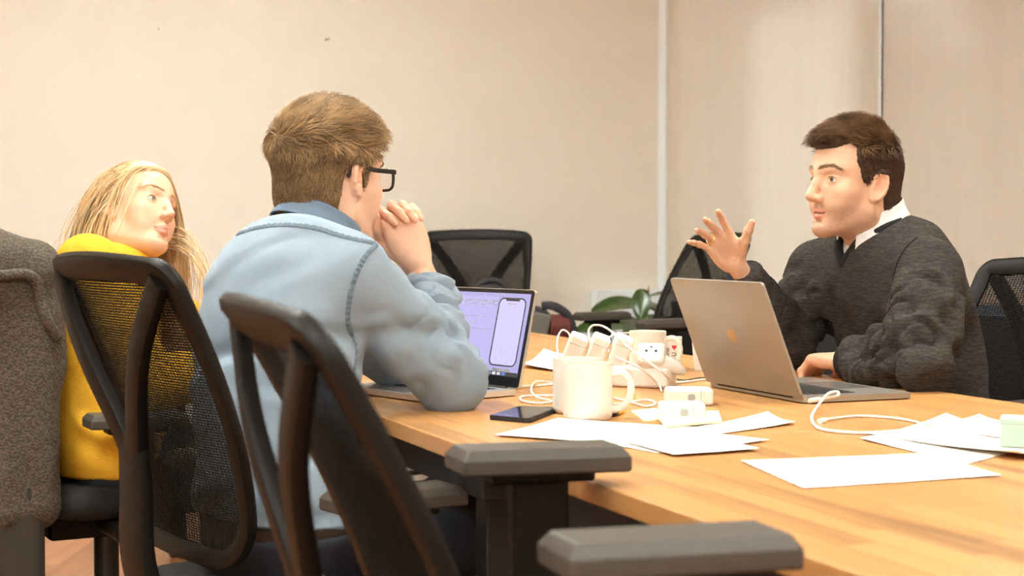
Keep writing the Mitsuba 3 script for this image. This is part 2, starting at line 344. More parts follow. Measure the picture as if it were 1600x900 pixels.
# ---------------------------------------------------------------- mesh back task chairs (local frame: x forward, y left, z up)
bsdf('m_chair', (0.0065, 0.005, 0.0042), 0.45, specular=0.22)
bsdf('m_pad', (0.062, 0.053, 0.045), 0.48, specular=0.4)
bsdf('m_mesh', (0.009, 0.008, 0.007), 0.85, specular=0.15)
bsdf('m_seat', (0.012, 0.011, 0.011), 0.9)
bsdf('m_caster', (0.03, 0.03, 0.03), 0.4)
H0, HB = 0.545, 0.465                            # bottom of the back above the floor, its height
def chair_parts(recline):
    tr = math.tan(math.radians(recline))
    def surf(u, h):
        """lateral u, height h above the bottom of the back -> point on the back"""
        s = h / HB
        x = -0.165 - tr * h + 0.030 * np.sin(np.pi * np.clip(s, 0, 1) ** 0.8) + 0.55 * u * u - 0.012
        return np.stack([x, u, H0 + h + 0 * u], -1)
    def nrm(u, h):
        e = 1e-3
        du, dh = surf(u + e, h) - surf(u - e, h), surf(u, h + e) - surf(u, h - e)
        n = np.cross(du, dh)
        return n / np.linalg.norm(n, axis=-1, keepdims=True)
    half = lambda s: 0.200 + 0.030 * np.sin(np.pi * np.clip(s, 0, 1) * 0.62)
    # outline, counter-clockwise, rounded corners
    side = np.linspace(0, 1, 24)
    poly = sg.Polygon([(half(s), s * HB) for s in side] + [(-half(s), s * HB) for s in side[::-1]])
    top = [(u, HB + 0.012 * (1 - (u / 0.23) ** 2)) for u in np.linspace(0.23, -0.23, 16)]
    poly = poly.union(sg.Polygon(top + [(-0.2, 0.3), (0.2, 0.3)])).buffer(-0.045).buffer(0.045, 12)
    # bottom corners rounder
    low = poly.intersection(sg.box(-1, -1, 1, 0.38)).buffer(-0.10).buffer(0.10, 12).intersection(sg.box(-1, -1, 1, 0.22))
    poly = poly.intersection(sg.box(-1, 0.21, 1, 1)).union(low).buffer(-0.01).buffer(0.01)
    ring = np.array(poly.exterior.coords)[:-1]
    if not poly.exterior.is_ccw: ring = ring[::-1]
    ln = sg.LinearRing(ring)
    N = 160
    ring = np.array([ln.interpolate(i / N, normalized=True).coords[0] for i in range(N)])
    t = np.roll(ring, -1, 0) - np.roll(ring, 1, 0)
    t /= np.linalg.norm(t, axis=1, keepdims=True)
    inn = np.stack([-t[:, 1], t[:, 0]], 1)
    for _ in range(6): inn = (inn + np.roll(inn, 1, 0) + np.roll(inn, -1, 0)) / 3
    sec = [(0, 0), (0.004, 0.009), (0.012, 0.0115), (0.032, 0.0095), (0.042, 0.004), (0.042, -0.003), (0.030, -0.0085), (0.012, -0.0115), (0.004, -0.009)]
    wsc = 0.72 + 0.28 * np.clip((ring[:, 1] - 0.30) / 0.1, 0, 1)
    rows = []
    for a, b in sec:
        q = ring + inn * (a * wsc)[:, None]
        rows.append(surf(q[:, 0], q[:, 1]) + nrm(q[:, 0], q[:, 1]) * b)
    v = np.stack(rows, 1)
    k = len(sec)
    i, j = np.meshgrid(np.arange(N), np.arange(k), indexing='ij')
    i2, j2 = (i + 1) % N, (j + 1) % k
    q = np.stack([i * k + j, i2 * k + j, i2 * k + j2, i * k + j2], -1).reshape(-1, 4)
    frame = trimesh.Trimesh(v.reshape(-1, 3), np.vstack([q[:, [0, 1, 2]], q[:, [0, 2, 3]]]), process=False)
    if frame.volume < 0: frame.invert()
    # woven mesh: ribbons across, fewer up and down
    inner = poly.buffer(-0.030)
    bits = []
    def ribbon(pts, w, across):
        P3, Nn = surf(pts[:, 0], pts[:, 1]), nrm(pts[:, 0], pts[:, 1])
        d = V(0, 0, 1) if across else V(0, 1, 0)
        a, b = P3 + d * w / 2, P3 - d * w / 2
        n = len(pts)
        r = np.arange(n - 1)
        return trimesh.Trimesh(np.vstack([a, b]), np.vstack([np.stack([r, r + 1, r + n], 1), np.stack([r + 1, r + n + 1, r + n], 1)]), process=False)
    for h in np.arange(0.012, HB, 0.0042):
        c = sg.LineString([(-1, h), (1, h)]).intersection(inner)
        if c.length > 0.02:
            x0, x1 = c.bounds[0], c.bounds[2]
            bits.append(ribbon(np.stack([np.linspace(x0, x1, 13), np.full(13, h)], 1), 0.0033, True))
    for u in np.arange(-0.2, 0.2001, 0.0085):
        c = sg.LineString([(u, -1), (u, 1)]).intersection(inner)
        if c.length > 0.02:
            bits.append(ribbon(np.stack([np.full(15, u), np.linspace(c.bounds[1], c.bounds[3], 15)], 1), 0.0034, False))
    mesh = cat(bits)
    # Y support behind
    topx = surf(np.array(0.19), np.array(HB - 0.02))[0]
    crotch = V(topx + 0.035, 0, H0 + 0.185)
    foot = V(-0.215, 0, 0.44)
    def oval(w, t): 
        a = np.arange(12) * np.pi / 6
        return np.stack([np.sign(np.cos(a)) * np.abs(np.cos(a)) ** 0.6 * w / 2, np.sign(np.sin(a)) * np.abs(np.sin(a)) ** 0.6 * t / 2], 1)
    sup = []
    for s in (-1, 1):
        tp = surf(np.array(s * 0.195), np.array(HB - 0.028)) + V(-0.008, 0, 0)
        path = spline([tp, tp * 0.55 + crotch * 0.45 + V(-0.012, 0, 0), crotch + V(0, s * 0.018, 0.0), crotch + V(0.004, s * 0.010, -0.05)], 20)
        sup.append(sweep(path, oval(0.044, 0.024), up=V(1, 0, 0.2), scale=np.linspace(0.9, 1.15, len(path))))
    path = spline([crotch + V(0, 0, 0.02), crotch + V(0.006, 0, -0.06), (crotch + foot) / 2 + V(-0.012, 0, -0.03), foot + V(0, 0, 0.02), foot + V(0.06, 0, -0.03), foot + V(0.16, 0, -0.035)], 30)
    sup.append(sweep(path, oval(0.105, 0.036), up=V(1, 0, 0.3), scale=np.linspace(0.75, 1.15, len(path))))
    # seat
    s2 = rrect(0.49, 0.50, 0.11)
    lay = [(0.0, 0.90), (0.012, 0.97), (0.03, 1.0), (0.05, 0.985), (0.062, 0.94), (0.068, 0.82), (0.071, 0.5), (0.072, 0.1)]
    rg = np.array(s2.exterior.coords)[:-1]
    vs = np.vstack([np.c_[rg * sc, np.full(len(rg), z)] for z, sc in lay])
    n = len(rg)
    i, j = np.meshgrid(np.arange(len(lay) - 1), np.arange(n), indexing='ij')
    q = np.stack([i * n + j, i * n + (j + 1) % n, (i + 1) * n + (j + 1) % n, (i + 1) * n + j], -1).reshape(-1, 4)
    c0 = len(vs); vs = np.vstack([vs, [0, 0, 0], [0, 0, 0.072]])
    r = np.arange(n)
    f = np.vstack([q[:, [0, 1, 2]], q[:, [0, 2, 3]], np.stack([np.full(n, c0), (r + 1) % n, r], 1), np.stack([np.full(n, c0 + 1), (len(lay) - 1) * n + r, (len(lay) - 1) * n + (r + 1) % n], 1)])
    seat = trimesh.Trimesh(vs, f, process=False)
    if seat.volume < 0: seat.invert()
    seat = moved(seat, (0.05, 0, 0.425))
    mech = cat([rbox(0.30, 0.22, 0.06, 0.01, (0.0, 0, 0.395)), rbox(0.10, 0.62, 0.035, 0.006, (0.0, 0, 0.405))])
    col = cat([moved(trimesh.creation.cylinder(0.028, 0.20, sections=20), (0.0, 0, 0.26)), moved(trimesh.creation.cylinder(0.019, 0.12, sections=20), (0.0, 0, 0.33))])
    star, wheels = [], []
    hub = moved(trimesh.creation.cylinder(0.045, 0.07, sections=24), (0, 0, 0.135))
    for i in range(5):
        a = math.radians(36 + 72 * i)
        d = V(math.cos(a), math.sin(a), 0)
        pth = np.array([V(0, 0, 0.145), d * 0.12 + V(0, 0, 0.135), d * 0.30 + V(0, 0, 0.088)])
        star.append(sweep(pth, oval(0.05, 0.032), up=V(0, 0, 1), scale=[1.1, 0.95, 0.65]))
        w = [moved(trimesh.creation.cylinder(0.029, 0.018, sections=20), (0, 0, s * 0.014), None) for s in (-1, 1)]
        wm = cat(w)
        R = mat3(V(0, 0, 1), d, unit(np.cross(V(0, 0, 1), d)))
        wheels.append(cat([moved(wm, d * 0.30 + V(0, 0, 0.030), R), moved(trimesh.creation.cylinder(0.011, 0.05, sections=12), d * 0.30 + V(0, 0, 0.065))]))
    base = cat([hub] + star)
    pad = tm(m3.Manifold.batch_hull([m3.Manifold.sphere(0.0045, 12).translate([a * (0.101 - i), b * (0.038 - i), z]) for a in (-1, 1) for b in (-1, 1) for i, z in ((0.0, -0.0105), (0.0, 0.002), (0.007, 0.0105))]))
    # slightly dished top, drooped nose
    pad.vertices[:, 2] -= np.clip((pad.vertices[:, 0] - 0.08) / 0.03, 0, 1) * 0.004
    plate_ = rbox(0.13, 0.05, 0.016, 0.004, (0, 0, -0.021))
    return dict(frame=ply(frame, 'm_chair', smooth=40), mesh=ply(mesh, 'm_mesh'), support=ply(cat(sup), 'm_chair', smooth=40), seat=ply(seat, 'm_seat', smooth=50),
                mech=ply(mech, 'm_chair', smooth=30), col=ply(col, 'm_caster', smooth=30), base=ply(base, 'm_chair', smooth=30), wheels=[ply(w, 'm_caster', smooth=30) for w in wheels],
                pad=ply(pad, 'm_pad', smooth=50), plate=ply(plate_, 'm_chair', smooth=30))
_chairs = {}
def chair(loc, fdir, label, recline=20, raise_=0.0, arm_z=0.775, arm_x=0.0, group=None):
    """loc: x, y on the floor of the seat's column; fdir: degrees to the right of the camera axis that the chair faces"""
    if recline not in _chairs: _chairs[recline] = chair_parts(recline)
    c = _chairs[recline]
    yaw = 90 - fdir
    k = thing('office_chair', label, 'chair', group)
    lo, hi = place((loc[0], loc[1], 0), yaw), place((loc[0], loc[1], raise_), yaw)
    part(k, 'back_frame', c['frame'], to_world=hi)
    part(k, 'back_mesh', c['mesh'], to_world=hi, label='see-through black mesh')
    part(k, 'back_support', c['support'], to_world=hi)
    part(k, 'seat', c['seat'], to_world=hi)
    part(k, 'mechanism', c['mech'], to_world=hi)
    part(k, 'gas_column', c['col'], to_world=hi)
    bs = part(k, 'star_base', c['base'], to_world=lo)
    for w in c['wheels']: part(bs, 'caster', w, to_world=lo)
    pz = arm_z - 0.015
    for s in (1, -1):
        ax_ = arm_x[0 if s > 0 else 1] if isinstance(arm_x, tuple) else arm_x
        tw = T().translate([float(loc[0]), float(loc[1]), 0]).rotate([0, 0, 1], yaw).translate([ax_, s * 0.278, pz])
        a = part(k, 'armrest', c['pad'], to_world=tw, label='grey armrest pad')
        part(a, 'pad_plate', c['plate'], to_world=tw)
        z0 = 0.40 + raise_
        post = cat([rbox(0.072, 0.026, pz - 0.02 - z0, 0.006, (ax_, s * 0.278, (pz - 0.02 + z0) / 2)), rbox(0.06, 0.09, 0.03, 0.006, (ax_ * 0.5, s * 0.255, z0 + 0.005))])
        part(a, 'post', ply(post, 'm_chair', smooth=30), to_world=lo)
    return k
M_CHAIR = chair((0.087, 1.585), 72, 'empty office chair in the foreground, its grey armrests reaching over the table edge', recline=22, raise_=-0.045, arm_z=0.782, arm_x=(0.032, -0.041))
L_CHAIR = chair((-0.37, 2.50), 54, 'office chair the man in the blue shirt sits on', recline=17, raise_=-0.012, arm_z=0.66, arm_x=0.04)
W_POS, W_DIR = (-0.93, 3.545), 62
W_CHAIR = chair(W_POS, W_DIR, 'office chair under the woman in yellow with the grey jacket over its back', recline=17, raise_=-0.0, arm_z=0.66)
F1_CHAIR = chair((-0.170, 6.02), 185, 'empty office chair standing against the cream wall, seen from the front', recline=18, raise_=0.045, arm_z=0.70)
F2_CHAIR = chair((0.44, 5.62), 249, 'empty office chair by the rubber plant with its back to the blind', recline=24, raise_=0.03, arm_z=0.752)
B_CHAIR = chair((0.985, 3.50), 243, 'office chair the man in the dark sweater sits on', recline=20, raise_=-0.035, arm_z=0.69)
# ---------------------------------------------------------------- figures: signed distance fields turned into one smooth surface
class Field:
    def __init__(s, lo, hi, h):
        s.h, s.lo = h, np.asarray(lo, float)
        s.n = np.ceil((np.asarray(hi, float) - s.lo) / h).astype(int) + 1
        s.ax = [(s.lo[i] + h * np.arange(s.n[i])).astype(np.float32) for i in range(3)]
        s.D = np.full(tuple(s.n), 0.08, np.float32)
    def _blk(s, lo, hi):
        a = np.clip(np.floor((np.asarray(lo) - s.lo) / s.h).astype(int), 0, s.n)
        b = np.clip(np.ceil((np.asarray(hi) - s.lo) / s.h).astype(int) + 1, 0, s.n)
        sl = tuple(slice(i, j) for i, j in zip(a, b))
        P = np.stack(np.meshgrid(*[s.ax[i][sl[i]] for i in range(3)], indexing='ij'), -1)
        return sl, P
    def op(s, fn, lo, hi, k, sub=False):
        m = k + 4 * s.h
        sl, P = s._blk(np.asarray(lo) - m, np.asarray(hi) + m)
        if 0 in P.shape: return s
        d, a = fn(P), s.D[sl]
        if sub: d, a = d, -a
        if k > 0:
            hh = np.maximum(k - np.abs(a - d), 0) / k
            r = np.minimum(a, d) - hh * hh * k / 4 if not sub else None
            if sub:
                b = -d
                hh = np.maximum(k - np.abs(-a - b), 0) / k
                r = np.maximum(-a, b) + hh * hh * k / 4
        else:
            r = np.minimum(a, d) if not sub else np.maximum(-a, -d)
        s.D[sl] = r
        return s
    def cone(s, a, b, ra, rb, k=0.01, sub=False, sq=None):
        """tapered capsule; sq: (3x3, (sx, sy, sz)) squash about the axis' frame"""
        a, b = np.asarray(a, np.float32), np.asarray(b, np.float32)
        ba = b - a; L2 = float(ba @ ba) + 1e-12
        def fn(P):
            q = P - a
            t = np.clip((q @ ba) / L2, 0, 1)
            return np.sqrt(((q - t[..., None] * ba) ** 2).sum(-1)) - (ra + (rb - ra) * t)
        r = max(ra, rb)
        return s.op(fn, np.minimum(a, b) - r, np.maximum(a, b) + r, k, sub)
    def ell(s, c, r, k=0.01, R=None, sub=False):
        c, r = np.asarray(c, np.float32), np.asarray(r, np.float32)
        R = np.eye(3) if R is None else np.asarray(R)
        Rf = R.astype(np.float32)
        def fn(P):
            q = (P - c) @ Rf
            k0 = np.sqrt(((q / r) ** 2).sum(-1)); k1 = np.sqrt(((q / (r * r)) ** 2).sum(-1)) + 1e-9
            return k0 * (k0 - 1) / k1
        ext = np.sqrt((R**2) @ (np.asarray(r, float) ** 2))
        return s.op(fn, c - ext, c + ext, k, sub)
    def fun(s, fn, lo, hi, k=0.0, sub=False):
        return s.op(fn, lo, hi, k, sub)
    def mesh(s, smooth=1):
        D = s.D
        ins = D < 0
        nx, ny, nz = D.shape
        cnt = np.zeros((nx - 1, ny - 1, nz - 1), np.uint8)
        for a in (0, 1):
            for b in (0, 1):
                for c in (0, 1):
                    cnt += ins[a:nx - 1 + a, b:ny - 1 + b, c:nz - 1 + c]
        act = np.argwhere((cnt > 0) & (cnt < 8))
        idx = np.full(cnt.shape, -1, np.int64)
        idx[act[:, 0], act[:, 1], act[:, 2]] = np.arange(len(act))
        acc, num = np.zeros((len(act), 3)), np.zeros(len(act))
        C = {(a, b, c): D[act[:, 0] + a, act[:, 1] + b, act[:, 2] + c] for a in (0, 1) for b in (0, 1) for c in (0, 1)}
        for p in C:
            for ax in range(3):
                if p[ax] == 0:
                    q = tuple(1 if i == ax else p[i] for i in range(3))
                    d0, d1 = C[p], C[q]
                    m = (d0 < 0) != (d1 < 0)
                    t = np.where(m, d0 / np.where(m, d0 - d1, 1), 0)
                    pos = np.array(p, float)[None] + 0 * acc
                    pos[:, ax] = t
                    acc[m] += pos[m]; num[m] += 1
        v = s.lo + (act + acc / num[:, None]) * s.h
        faces = []
        for ax in range(3):
            o = [i for i in range(3) if i != ax]
            s0 = [slice(None)] * 3; s1 = [slice(None)] * 3
            s0[ax], s1[ax] = slice(0, -1), slice(1, None)
            A, Bm = ins[tuple(s0)], ins[tuple(s1)]
            e = np.argwhere(A != Bm)
            e = e[(e[:, o[0]] > 0) & (e[:, o[1]] > 0) & (e[:, o[0]] < D.shape[o[0]] - 1) & (e[:, o[1]] < D.shape[o[1]] - 1)]
            g = lambda i, j: idx[tuple((e - (np.eye(3, dtype=int)[o[0]] * i + np.eye(3, dtype=int)[o[1]] * j)).T)]
            q = np.stack([g(0, 0), g(1, 0), g(1, 1), g(0, 1)], 1)
            fl = A[tuple(e.T)] if ax != 1 else ~A[tuple(e.T)]
            q[~fl] = q[~fl][:, ::-1]
            faces.append(q)
        q = np.vstack(faces)
        m = trimesh.Trimesh(v, np.vstack([q[:, [0, 1, 2]], q[:, [0, 2, 3]]]), process=False)
        if m.volume < 0: m.invert()
        for _ in range(smooth):
            relax(m)
        return m
def relax(m, lam=0.5, mu=-0.52):
    e = m.edges_unique
    n = len(m.vertices)
    for w in (lam, mu):
        s = np.zeros((n, 3)); c = np.zeros(n)
        np.add.at(s, e[:, 0], m.vertices[e[:, 1]]); np.add.at(s, e[:, 1], m.vertices[e[:, 0]])
        np.add.at(c, e[:, 0], 1); np.add.at(c, e[:, 1], 1)
        m.vertices = m.vertices + w * (s / np.maximum(c, 1)[:, None] - m.vertices)
    return m
def vnormals(m):
    v, f = np.asarray(m.vertices), np.asarray(m.faces)
    n = np.zeros_like(v); fc = np.cross(v[f[:, 1]] - v[f[:, 0]], v[f[:, 2]] - v[f[:, 0]])
    for k in range(3): np.add.at(n, f[:, k], fc)
    return n / (np.linalg.norm(n, axis=1, keepdims=True) + 1e-12)
def sstep(a, b, x):
    t = np.clip((x - a) / (b - a), 0, 1)
    return t * t * (3 - 2 * t)
def blob(P, c, r):
    """1 at c, falling to 0 at radii r"""
    q = np.sqrt((((P - np.asarray(c)) / np.asarray(r)) ** 2).sum(-1))
    return sstep(1, 0, q)
def mixc(a, b, t):
    return a * (1 - t[:, None]) + np.asarray(b) * t[:, None]
def nfbm(P, seed=0, o=3):
    return sum(meshkit.noise(P * 2**i, seed + i) * 0.5 ** (i + 1) for i in range(o)) / (1 - 0.5**o)

bsdf('m_skin', VC, 0.46, specular=0.4, sheen=0.1)
bsdf('m_hair', VC, 0.55, specular=0.3)
bsdf('m_eye', VC, 0.08, specular=0.6)

# ---- heads (local frame: x forward, y to the person's left, z up, origin between the eyes' height and the skull's middle)
def head_field(P, h=0.0019):
    """P: dict of shape parameters"""
    g = lambda k, d: P.get(k, d)
    F = Field((-0.125, -0.1, -0.215), (0.15, 0.1, 0.135), h)
    w = g('width', 1.0)
    F.ell((-0.012, 0, 0.036), (0.098, 0.0755 * w, 0.084), 0.01)
    F.ell((0.028, 0, 0.030), (0.062, 0.064 * w, 0.066), 0.02)
    F.ell((0.030, 0, -0.028), (0.060, 0.060 * w, 0.062), 0.02)            # mid face
    F.ell((0.030, 0, -0.070), (0.052, 0.046 * w, 0.040), 0.02)            # mouth barrel
    jw, jz = 0.050 * w * g('jaw', 1.0), g('jaw_z', -0.074)
    for s in (-1, 1):
        F.cone((-0.008, s * jw, jz + 0.004), (0.070, s * 0.012, -0.104 * g('chin_len', 1.0)), 0.017, 0.015, 0.022)
        F.cone((-0.010, s * (jw + 0.008), -0.020), (-0.008, s * jw, jz), 0.018, 0.017, 0.018)
        F.ell((0.054, s * 0.046 * w, -0.026), (0.022, 0.017, 0.017), 0.020)   # cheekbone
        F.ell((0.058, s * 0.034 * w, -0.052), (0.022, 0.020, 0.026), 0.018)   # cheek
    F.ell((0.074, 0, -0.104 * g('chin_len', 1.0)), (0.0175, 0.020, 0.015), 0.016)   # chin
    F.ell((0.03, 0, -0.092), (0.046, 0.040 * w, 0.022), 0.02)
    br = g('brow', 1.0)
    F.cone((0.0835, 0.008, 0.021), (0.068, 0.045, 0.025), 0.010 * br, 0.009 * br, 0.016)
    F.cone((0.0835, -0.008, 0.021), (0.068, -0.045, 0.025), 0.010 * br, 0.009 * br, 0.016)
    for s in (-1, 1):                                                      # sockets, lids
        F.ell((0.092, s * 0.033, 0.001), (0.017, 0.019, 0.0115), 0.012, sub=True)
        F.ell((0.0675, s * 0.0325, -0.0005), (0.0165, 0.0170, 0.0158), 0.006)
    nl, nw = g('nose_len', 1.0), g('nose_w', 1.0)
    F.cone((0.084, 0, 0.012), (0.096, 0, -0.010), 0.0085 * nw, 0.0085 * nw, 0.012)
    tip = V(0.092 + 0.0175 * nl, 0, -0.036 + g('nose_up', 0.0))
    F.cone((0.095, 0, -0.008), tip, 0.0085 * nw, 0.0105 * nw, 0.008)
    F.ell(tip + V(-0.012, 0, -0.004), (0.012, 0.013 * nw, 0.009), 0.008)
    for s in (-1, 1):
        F.ell(tip + V(-0.0135, s * 0.0125 * nw, -0.0045), (0.0105, 0.0065, 0.0075), 0.006)
        F.ell(tip + V(-0.006, s * 0.0065 * nw, -0.0125), (0.0055, 0.0034, 0.0042), 0.003, sub=True)
    mz = -0.0705 + g('mouth_z', 0.0)
    op = g('open', 0.0)
    mw = g('mouth_w', 0.0235)
    fl = g('lips', 1.0)
    F.cone((0.0865, 0, mz + 0.013), (0.089, 0, mz + 0.008), 0.006, 0.006, 0.008)   # philtrum
    for s in (-1, 1):
        F.cone((0.0895, s * 0.003, mz + 0.0052), (0.0765, s * mw, mz + 0.0005), 0.0058 * fl, 0.0026, 0.006)
        F.cone((0.0885, 0, mz - 0.0065 - op), (0.0765, s * mw * 0.9, mz - 0.001 - op * 0.3), 0.0064 * fl, 0.0026, 0.006)
    for s in (-1, 1):                                                      # the line between the lips
        q = [V(0.0965, 0, mz - op * 0.45), V(0.0935, s * mw * 0.45, mz - op * 0.40 + 0.0004), V(0.0805, s * mw * 1.0, mz - 0.0004)]
        F.cone(q[0], q[1], 0.0013 + op * 0.45, 0.0012 + op * 0.35, 0.002, sub=True)
        F.cone(q[1], q[2], 0.0012 + op * 0.35, 0.0010, 0.002, sub=True)
    F.ell((0.0925, 0, mz - 0.0185 - op * 0.6), (0.008, 0.016, 0.0040), 0.010, sub=True)   # under the lip
    for s in (-1, 1):                                                      # eye openings
        R = rot((1, 0, 0), -s * g('eye_slant', 4))
        F.ell((0.0865, s * 0.0325, 0.0002 + g('lid_dz', -0.0007)), (0.017, g('eye_w', 0.0132), g('eye_open', 0.0049)), 0.0016, R=R, sub=True)
        F.cone((0.084, s * 0.021, 0.0088), (0.078, s * 0.046, 0.0075), 0.0012, 0.0012, 0.004, sub=True)   # crease
    ez = g('ear_z', 0.0)
    for s in (-1, 1):                                                      # ears
        R = rot((0, 0, 1), s * -g('ear_out', 24)) @ rot((0, 1, 0), -14)
        c = V(-0.010, s * 0.077 * w, -0.010 + ez)
        F.ell(c, (0.0175, 0.0075, 0.0310), 0.006, R=R)
        for i in range(9):                                                 # helix
            a0, a1 = [math.radians(-60 + 225 * j / 9) for j in (i, i + 1)]
            p0 = c + R @ V(-0.0165 * math.sin(a0) * -1 * -1, s * 0.0055, 0.029 * math.cos(a0))
            p1 = c + R @ V(-0.0165 * math.sin(a1) * -1 * -1, s * 0.0055, 0.029 * math.cos(a1))
            F.cone(p0, p1, 0.0037, 0.0037, 0.003)
        F.ell(c + R @ V(0.002, s * 0.0085, -0.003), (0.0095, 0.0072, 0.0140), 0.003, R=R, sub=True)
        F.ell(c + R @ V(-0.001, s * 0.0085, 0.014), (0.0085, 0.0052, 0.008), 0.002, R=R, sub=True)
        F.ell(c + R @ V(0.008, s * 0.002, -0.003), (0.0045, 0.005, 0.006), 0.003, R=R)       # tragus
        F.ell(c + R @ V(0.003, s * 0.000, -0.029), (0.0085, 0.0050, 0.0085), 0.005, R=R)     # lobe
    n0, n1, nr = g('neck0', V(-0.028, 0, -0.07)), g('neck1', V(-0.058, 0, -0.20)), g('neck_r', 0.056)
    F.cone(n0, n1, nr * 0.97, nr * 1.04, 0.022)
    F.ell((-0.055, 0, -0.03), (0.042, 0.058 * w, 0.05), 0.03)
    return F
def eyes(P, gaze=(0.0, 0.0), iris=(0.085, 0.11, 0.11)):
    """two eyeballs in the head's frame, coloured; gaze: degrees left, up"""
    out = []
    for s in (-1, 1):
        m = trimesh.creation.icosphere(4, 0.0122)
        d = unit(V(1, math.tan(math.radians(gaze[0])), math.tan(math.radians(gaze[1]))))
        a = np.degrees(np.arccos(np.clip(unit(m.vertices[0]) @ d if False else (m.vertices / 0.0122) @ d, -1, 1)))
        m.vertices = m.vertices * (1 + 0.035 * sstep(27, 12, a))[:, None]
        c = np.tile(V(0.70, 0.66, 0.62), (len(a), 1))
        c = mixc(c, (0.02, 0.02, 0.025), sstep(29, 26.5, a))
        c = mixc(c, iris, sstep(26, 23, a))
        c = mixc(c, (0.006, 0.006, 0.006), sstep(12, 10, a))
        out.append((moved(m, (0.0685, s * 0.0325, 0.0)), c))
    return out
def skin_color(v, P, base):
    """colour of the head's skin from where it is on the face"""
    g = lambda k, d: P.get(k, d)
    b = np.asarray(base, float)
    c = np.tile(b, (len(v), 1)) * (0.94 + 0.12 * nfbm(v * 60, 3)[:, None])
    red = b * V(1.02, 0.70, 0.62)
    mz = -0.0705 + g('mouth_z', 0.0); op = g('open', 0.0)
    for s in (-1, 1):
        c = mixc(c, red, 0.45 * blob(v, (0.062, s * 0.044, -0.034), (0.04, 0.03, 0.03)))
        c = mixc(c, red, 0.55 * blob(v, (-0.01, s * 0.085, -0.01), (0.03, 0.02, 0.045)))
        c = mixc(c, b * V(0.72, 0.58, 0.55), 0.55 * blob(v, (0.080, s * 0.0325, -0.002), (0.02, 0.021, 0.0125)))
    c = mixc(c, red, 0.45 * blob(v, (0.108, 0, -0.036), (0.02, 0.018, 0.016)))
    lip = g('lip_col', b * V(0.84, 0.56, 0.52))
    q = np.abs(v[:, 1]) / (g('mouth_w', 0.0235) * 1.02)
    up, lo = 0.0098 * np.sqrt(np.clip(1 - q**1.7, 0, 1)), (0.0115 + op) * np.sqrt(np.clip(1 - q**2, 0, 1))
    zz = v[:, 2] - mz
    m = (v[:, 0] > 0.066) * (q < 1) * sstep(0.0018, -0.0004, zz - up) * sstep(0.0018, -0.0004, -zz - lo)
    c = mixc(c, lip, 0.8 * m)
    inner = (q < 0.92) * sstep(0.0010 + op * 0.42, 0.0004 + op * 0.3, np.abs(zz + op * 0.42))
    c = mixc(c, (0.06, 0.02, 0.018), 0.8 * m * inner)
    if g('stubble', 0) > 0:
        jaw = sstep(-0.046, -0.068, v[:, 2] + 0.25 * np.clip(0.03 - v[:, 0], 0, 1)) * sstep(-0.032, 0.0, v[:, 0]) * sstep(-0.135, -0.112, v[:, 2])
        mous = blob(v, (0.09, 0, mz + 0.014), (0.03, 0.03, 0.013))
        t = np.clip(jaw * (1 - m) * (0.75 + 0.5 * (nfbm(v * 220, 8) - 0.5)) + mous, 0, 1) * g('stubble', 0)
        c = mixc(c, b * V(0.42, 0.33, 0.28), t)
    return c
def strands(root, normal, flow, length, lift, width, color, seg=5, curl=0.0, grav=0.0, seed=0, cvar=0.25, lift_pow=1.0, noise_amp=0.0, noise_f=30.0):
    """hairs as thin three-sided tapering tubes: arrays over the N roots"""
    rng = np.random.default_rng(seed)
    N = len(root)
    t = np.linspace(0, 1, seg)[None, :, None]
    L = np.broadcast_to(length, (N,))[:, None, None]
    lf = np.broadcast_to(lift, (N,))[:, None, None]
    side = np.cross(flow, normal)
    ph = rng.uniform(-1, 1, (N, 1, 1))
    p = root[:, None] + flow[:, None] * (L * t) + normal[:, None] * (lf * np.sin(np.pi / 2 * t) ** lift_pow) + side[:, None] * (curl * ph * t * t * L)
    p[..., 2] -= grav * (L * t * t)[..., 0]
    if noise_amp:
        q = p * noise_f
        w = np.stack([meshkit.noise(q, seed + i) - 0.5 for i in range(3)], -1)
        p = p + w * noise_amp * t
    d = np.gradient(p, axis=1)
    d /= np.linalg.norm(d, axis=2, keepdims=True) + 1e-12
    a = np.cross(d, normal[:, None]); a /= np.linalg.norm(a, axis=2, keepdims=True) + 1e-12
    b = np.cross(d, a)
    wd = np.broadcast_to(width, (N,))[:, None, None] * (1 - 0.85 * t**1.5)
    v = np.stack([p + a * wd, p - a * wd * 0.5 + b * wd * 0.6, p - a * wd * 0.5 - b * wd * 0.6], 2)      # N, seg, 3, 3
    base = np.arange(N)[:, None, None] * seg * 3
    i, j = np.meshgrid(np.arange(seg - 1), np.arange(3), indexing='ij')
    q = np.stack([i * 3 + j, i * 3 + (j + 1) % 3, (i + 1) * 3 + (j + 1) % 3, (i + 1) * 3 + j], -1).reshape(1, -1, 4)
    q = (q + base).reshape(-1, 4)
    col = np.asarray(color, float) * np.ones((N, 3)) * (1 + cvar * rng.uniform(-1, 1, (N, 1)))
    col = np.repeat(col, seg * 3, 0)
    m = trimesh.Trimesh(v.reshape(-1, 3), np.vstack([q[:, [0, 1, 2]], q[:, [0, 2, 3]]]), process=False)
    return m, np.clip(col, 0.002, 1)
def sample(m, mask, n, seed=0):
    """n points on the mesh where mask (per vertex) is high: points, normals"""
    rng = np.random.default_rng(seed)
    v, f = np.asarray(m.vertices), np.asarray(m.faces)
    ar = m.area_faces * np.clip(mask[f].mean(1), 0, 1)
    i = rng.choice(len(f), n, p=ar / ar.sum())
    b = rng.dirichlet((1, 1, 1), n)
    nn = vnormals(m)
    p = (v[f[i]] * b[..., None]).sum(1)
    q = (nn[f[i]] * b[..., None]).sum(1)
    return p, q / np.linalg.norm(q, axis=1, keepdims=True)
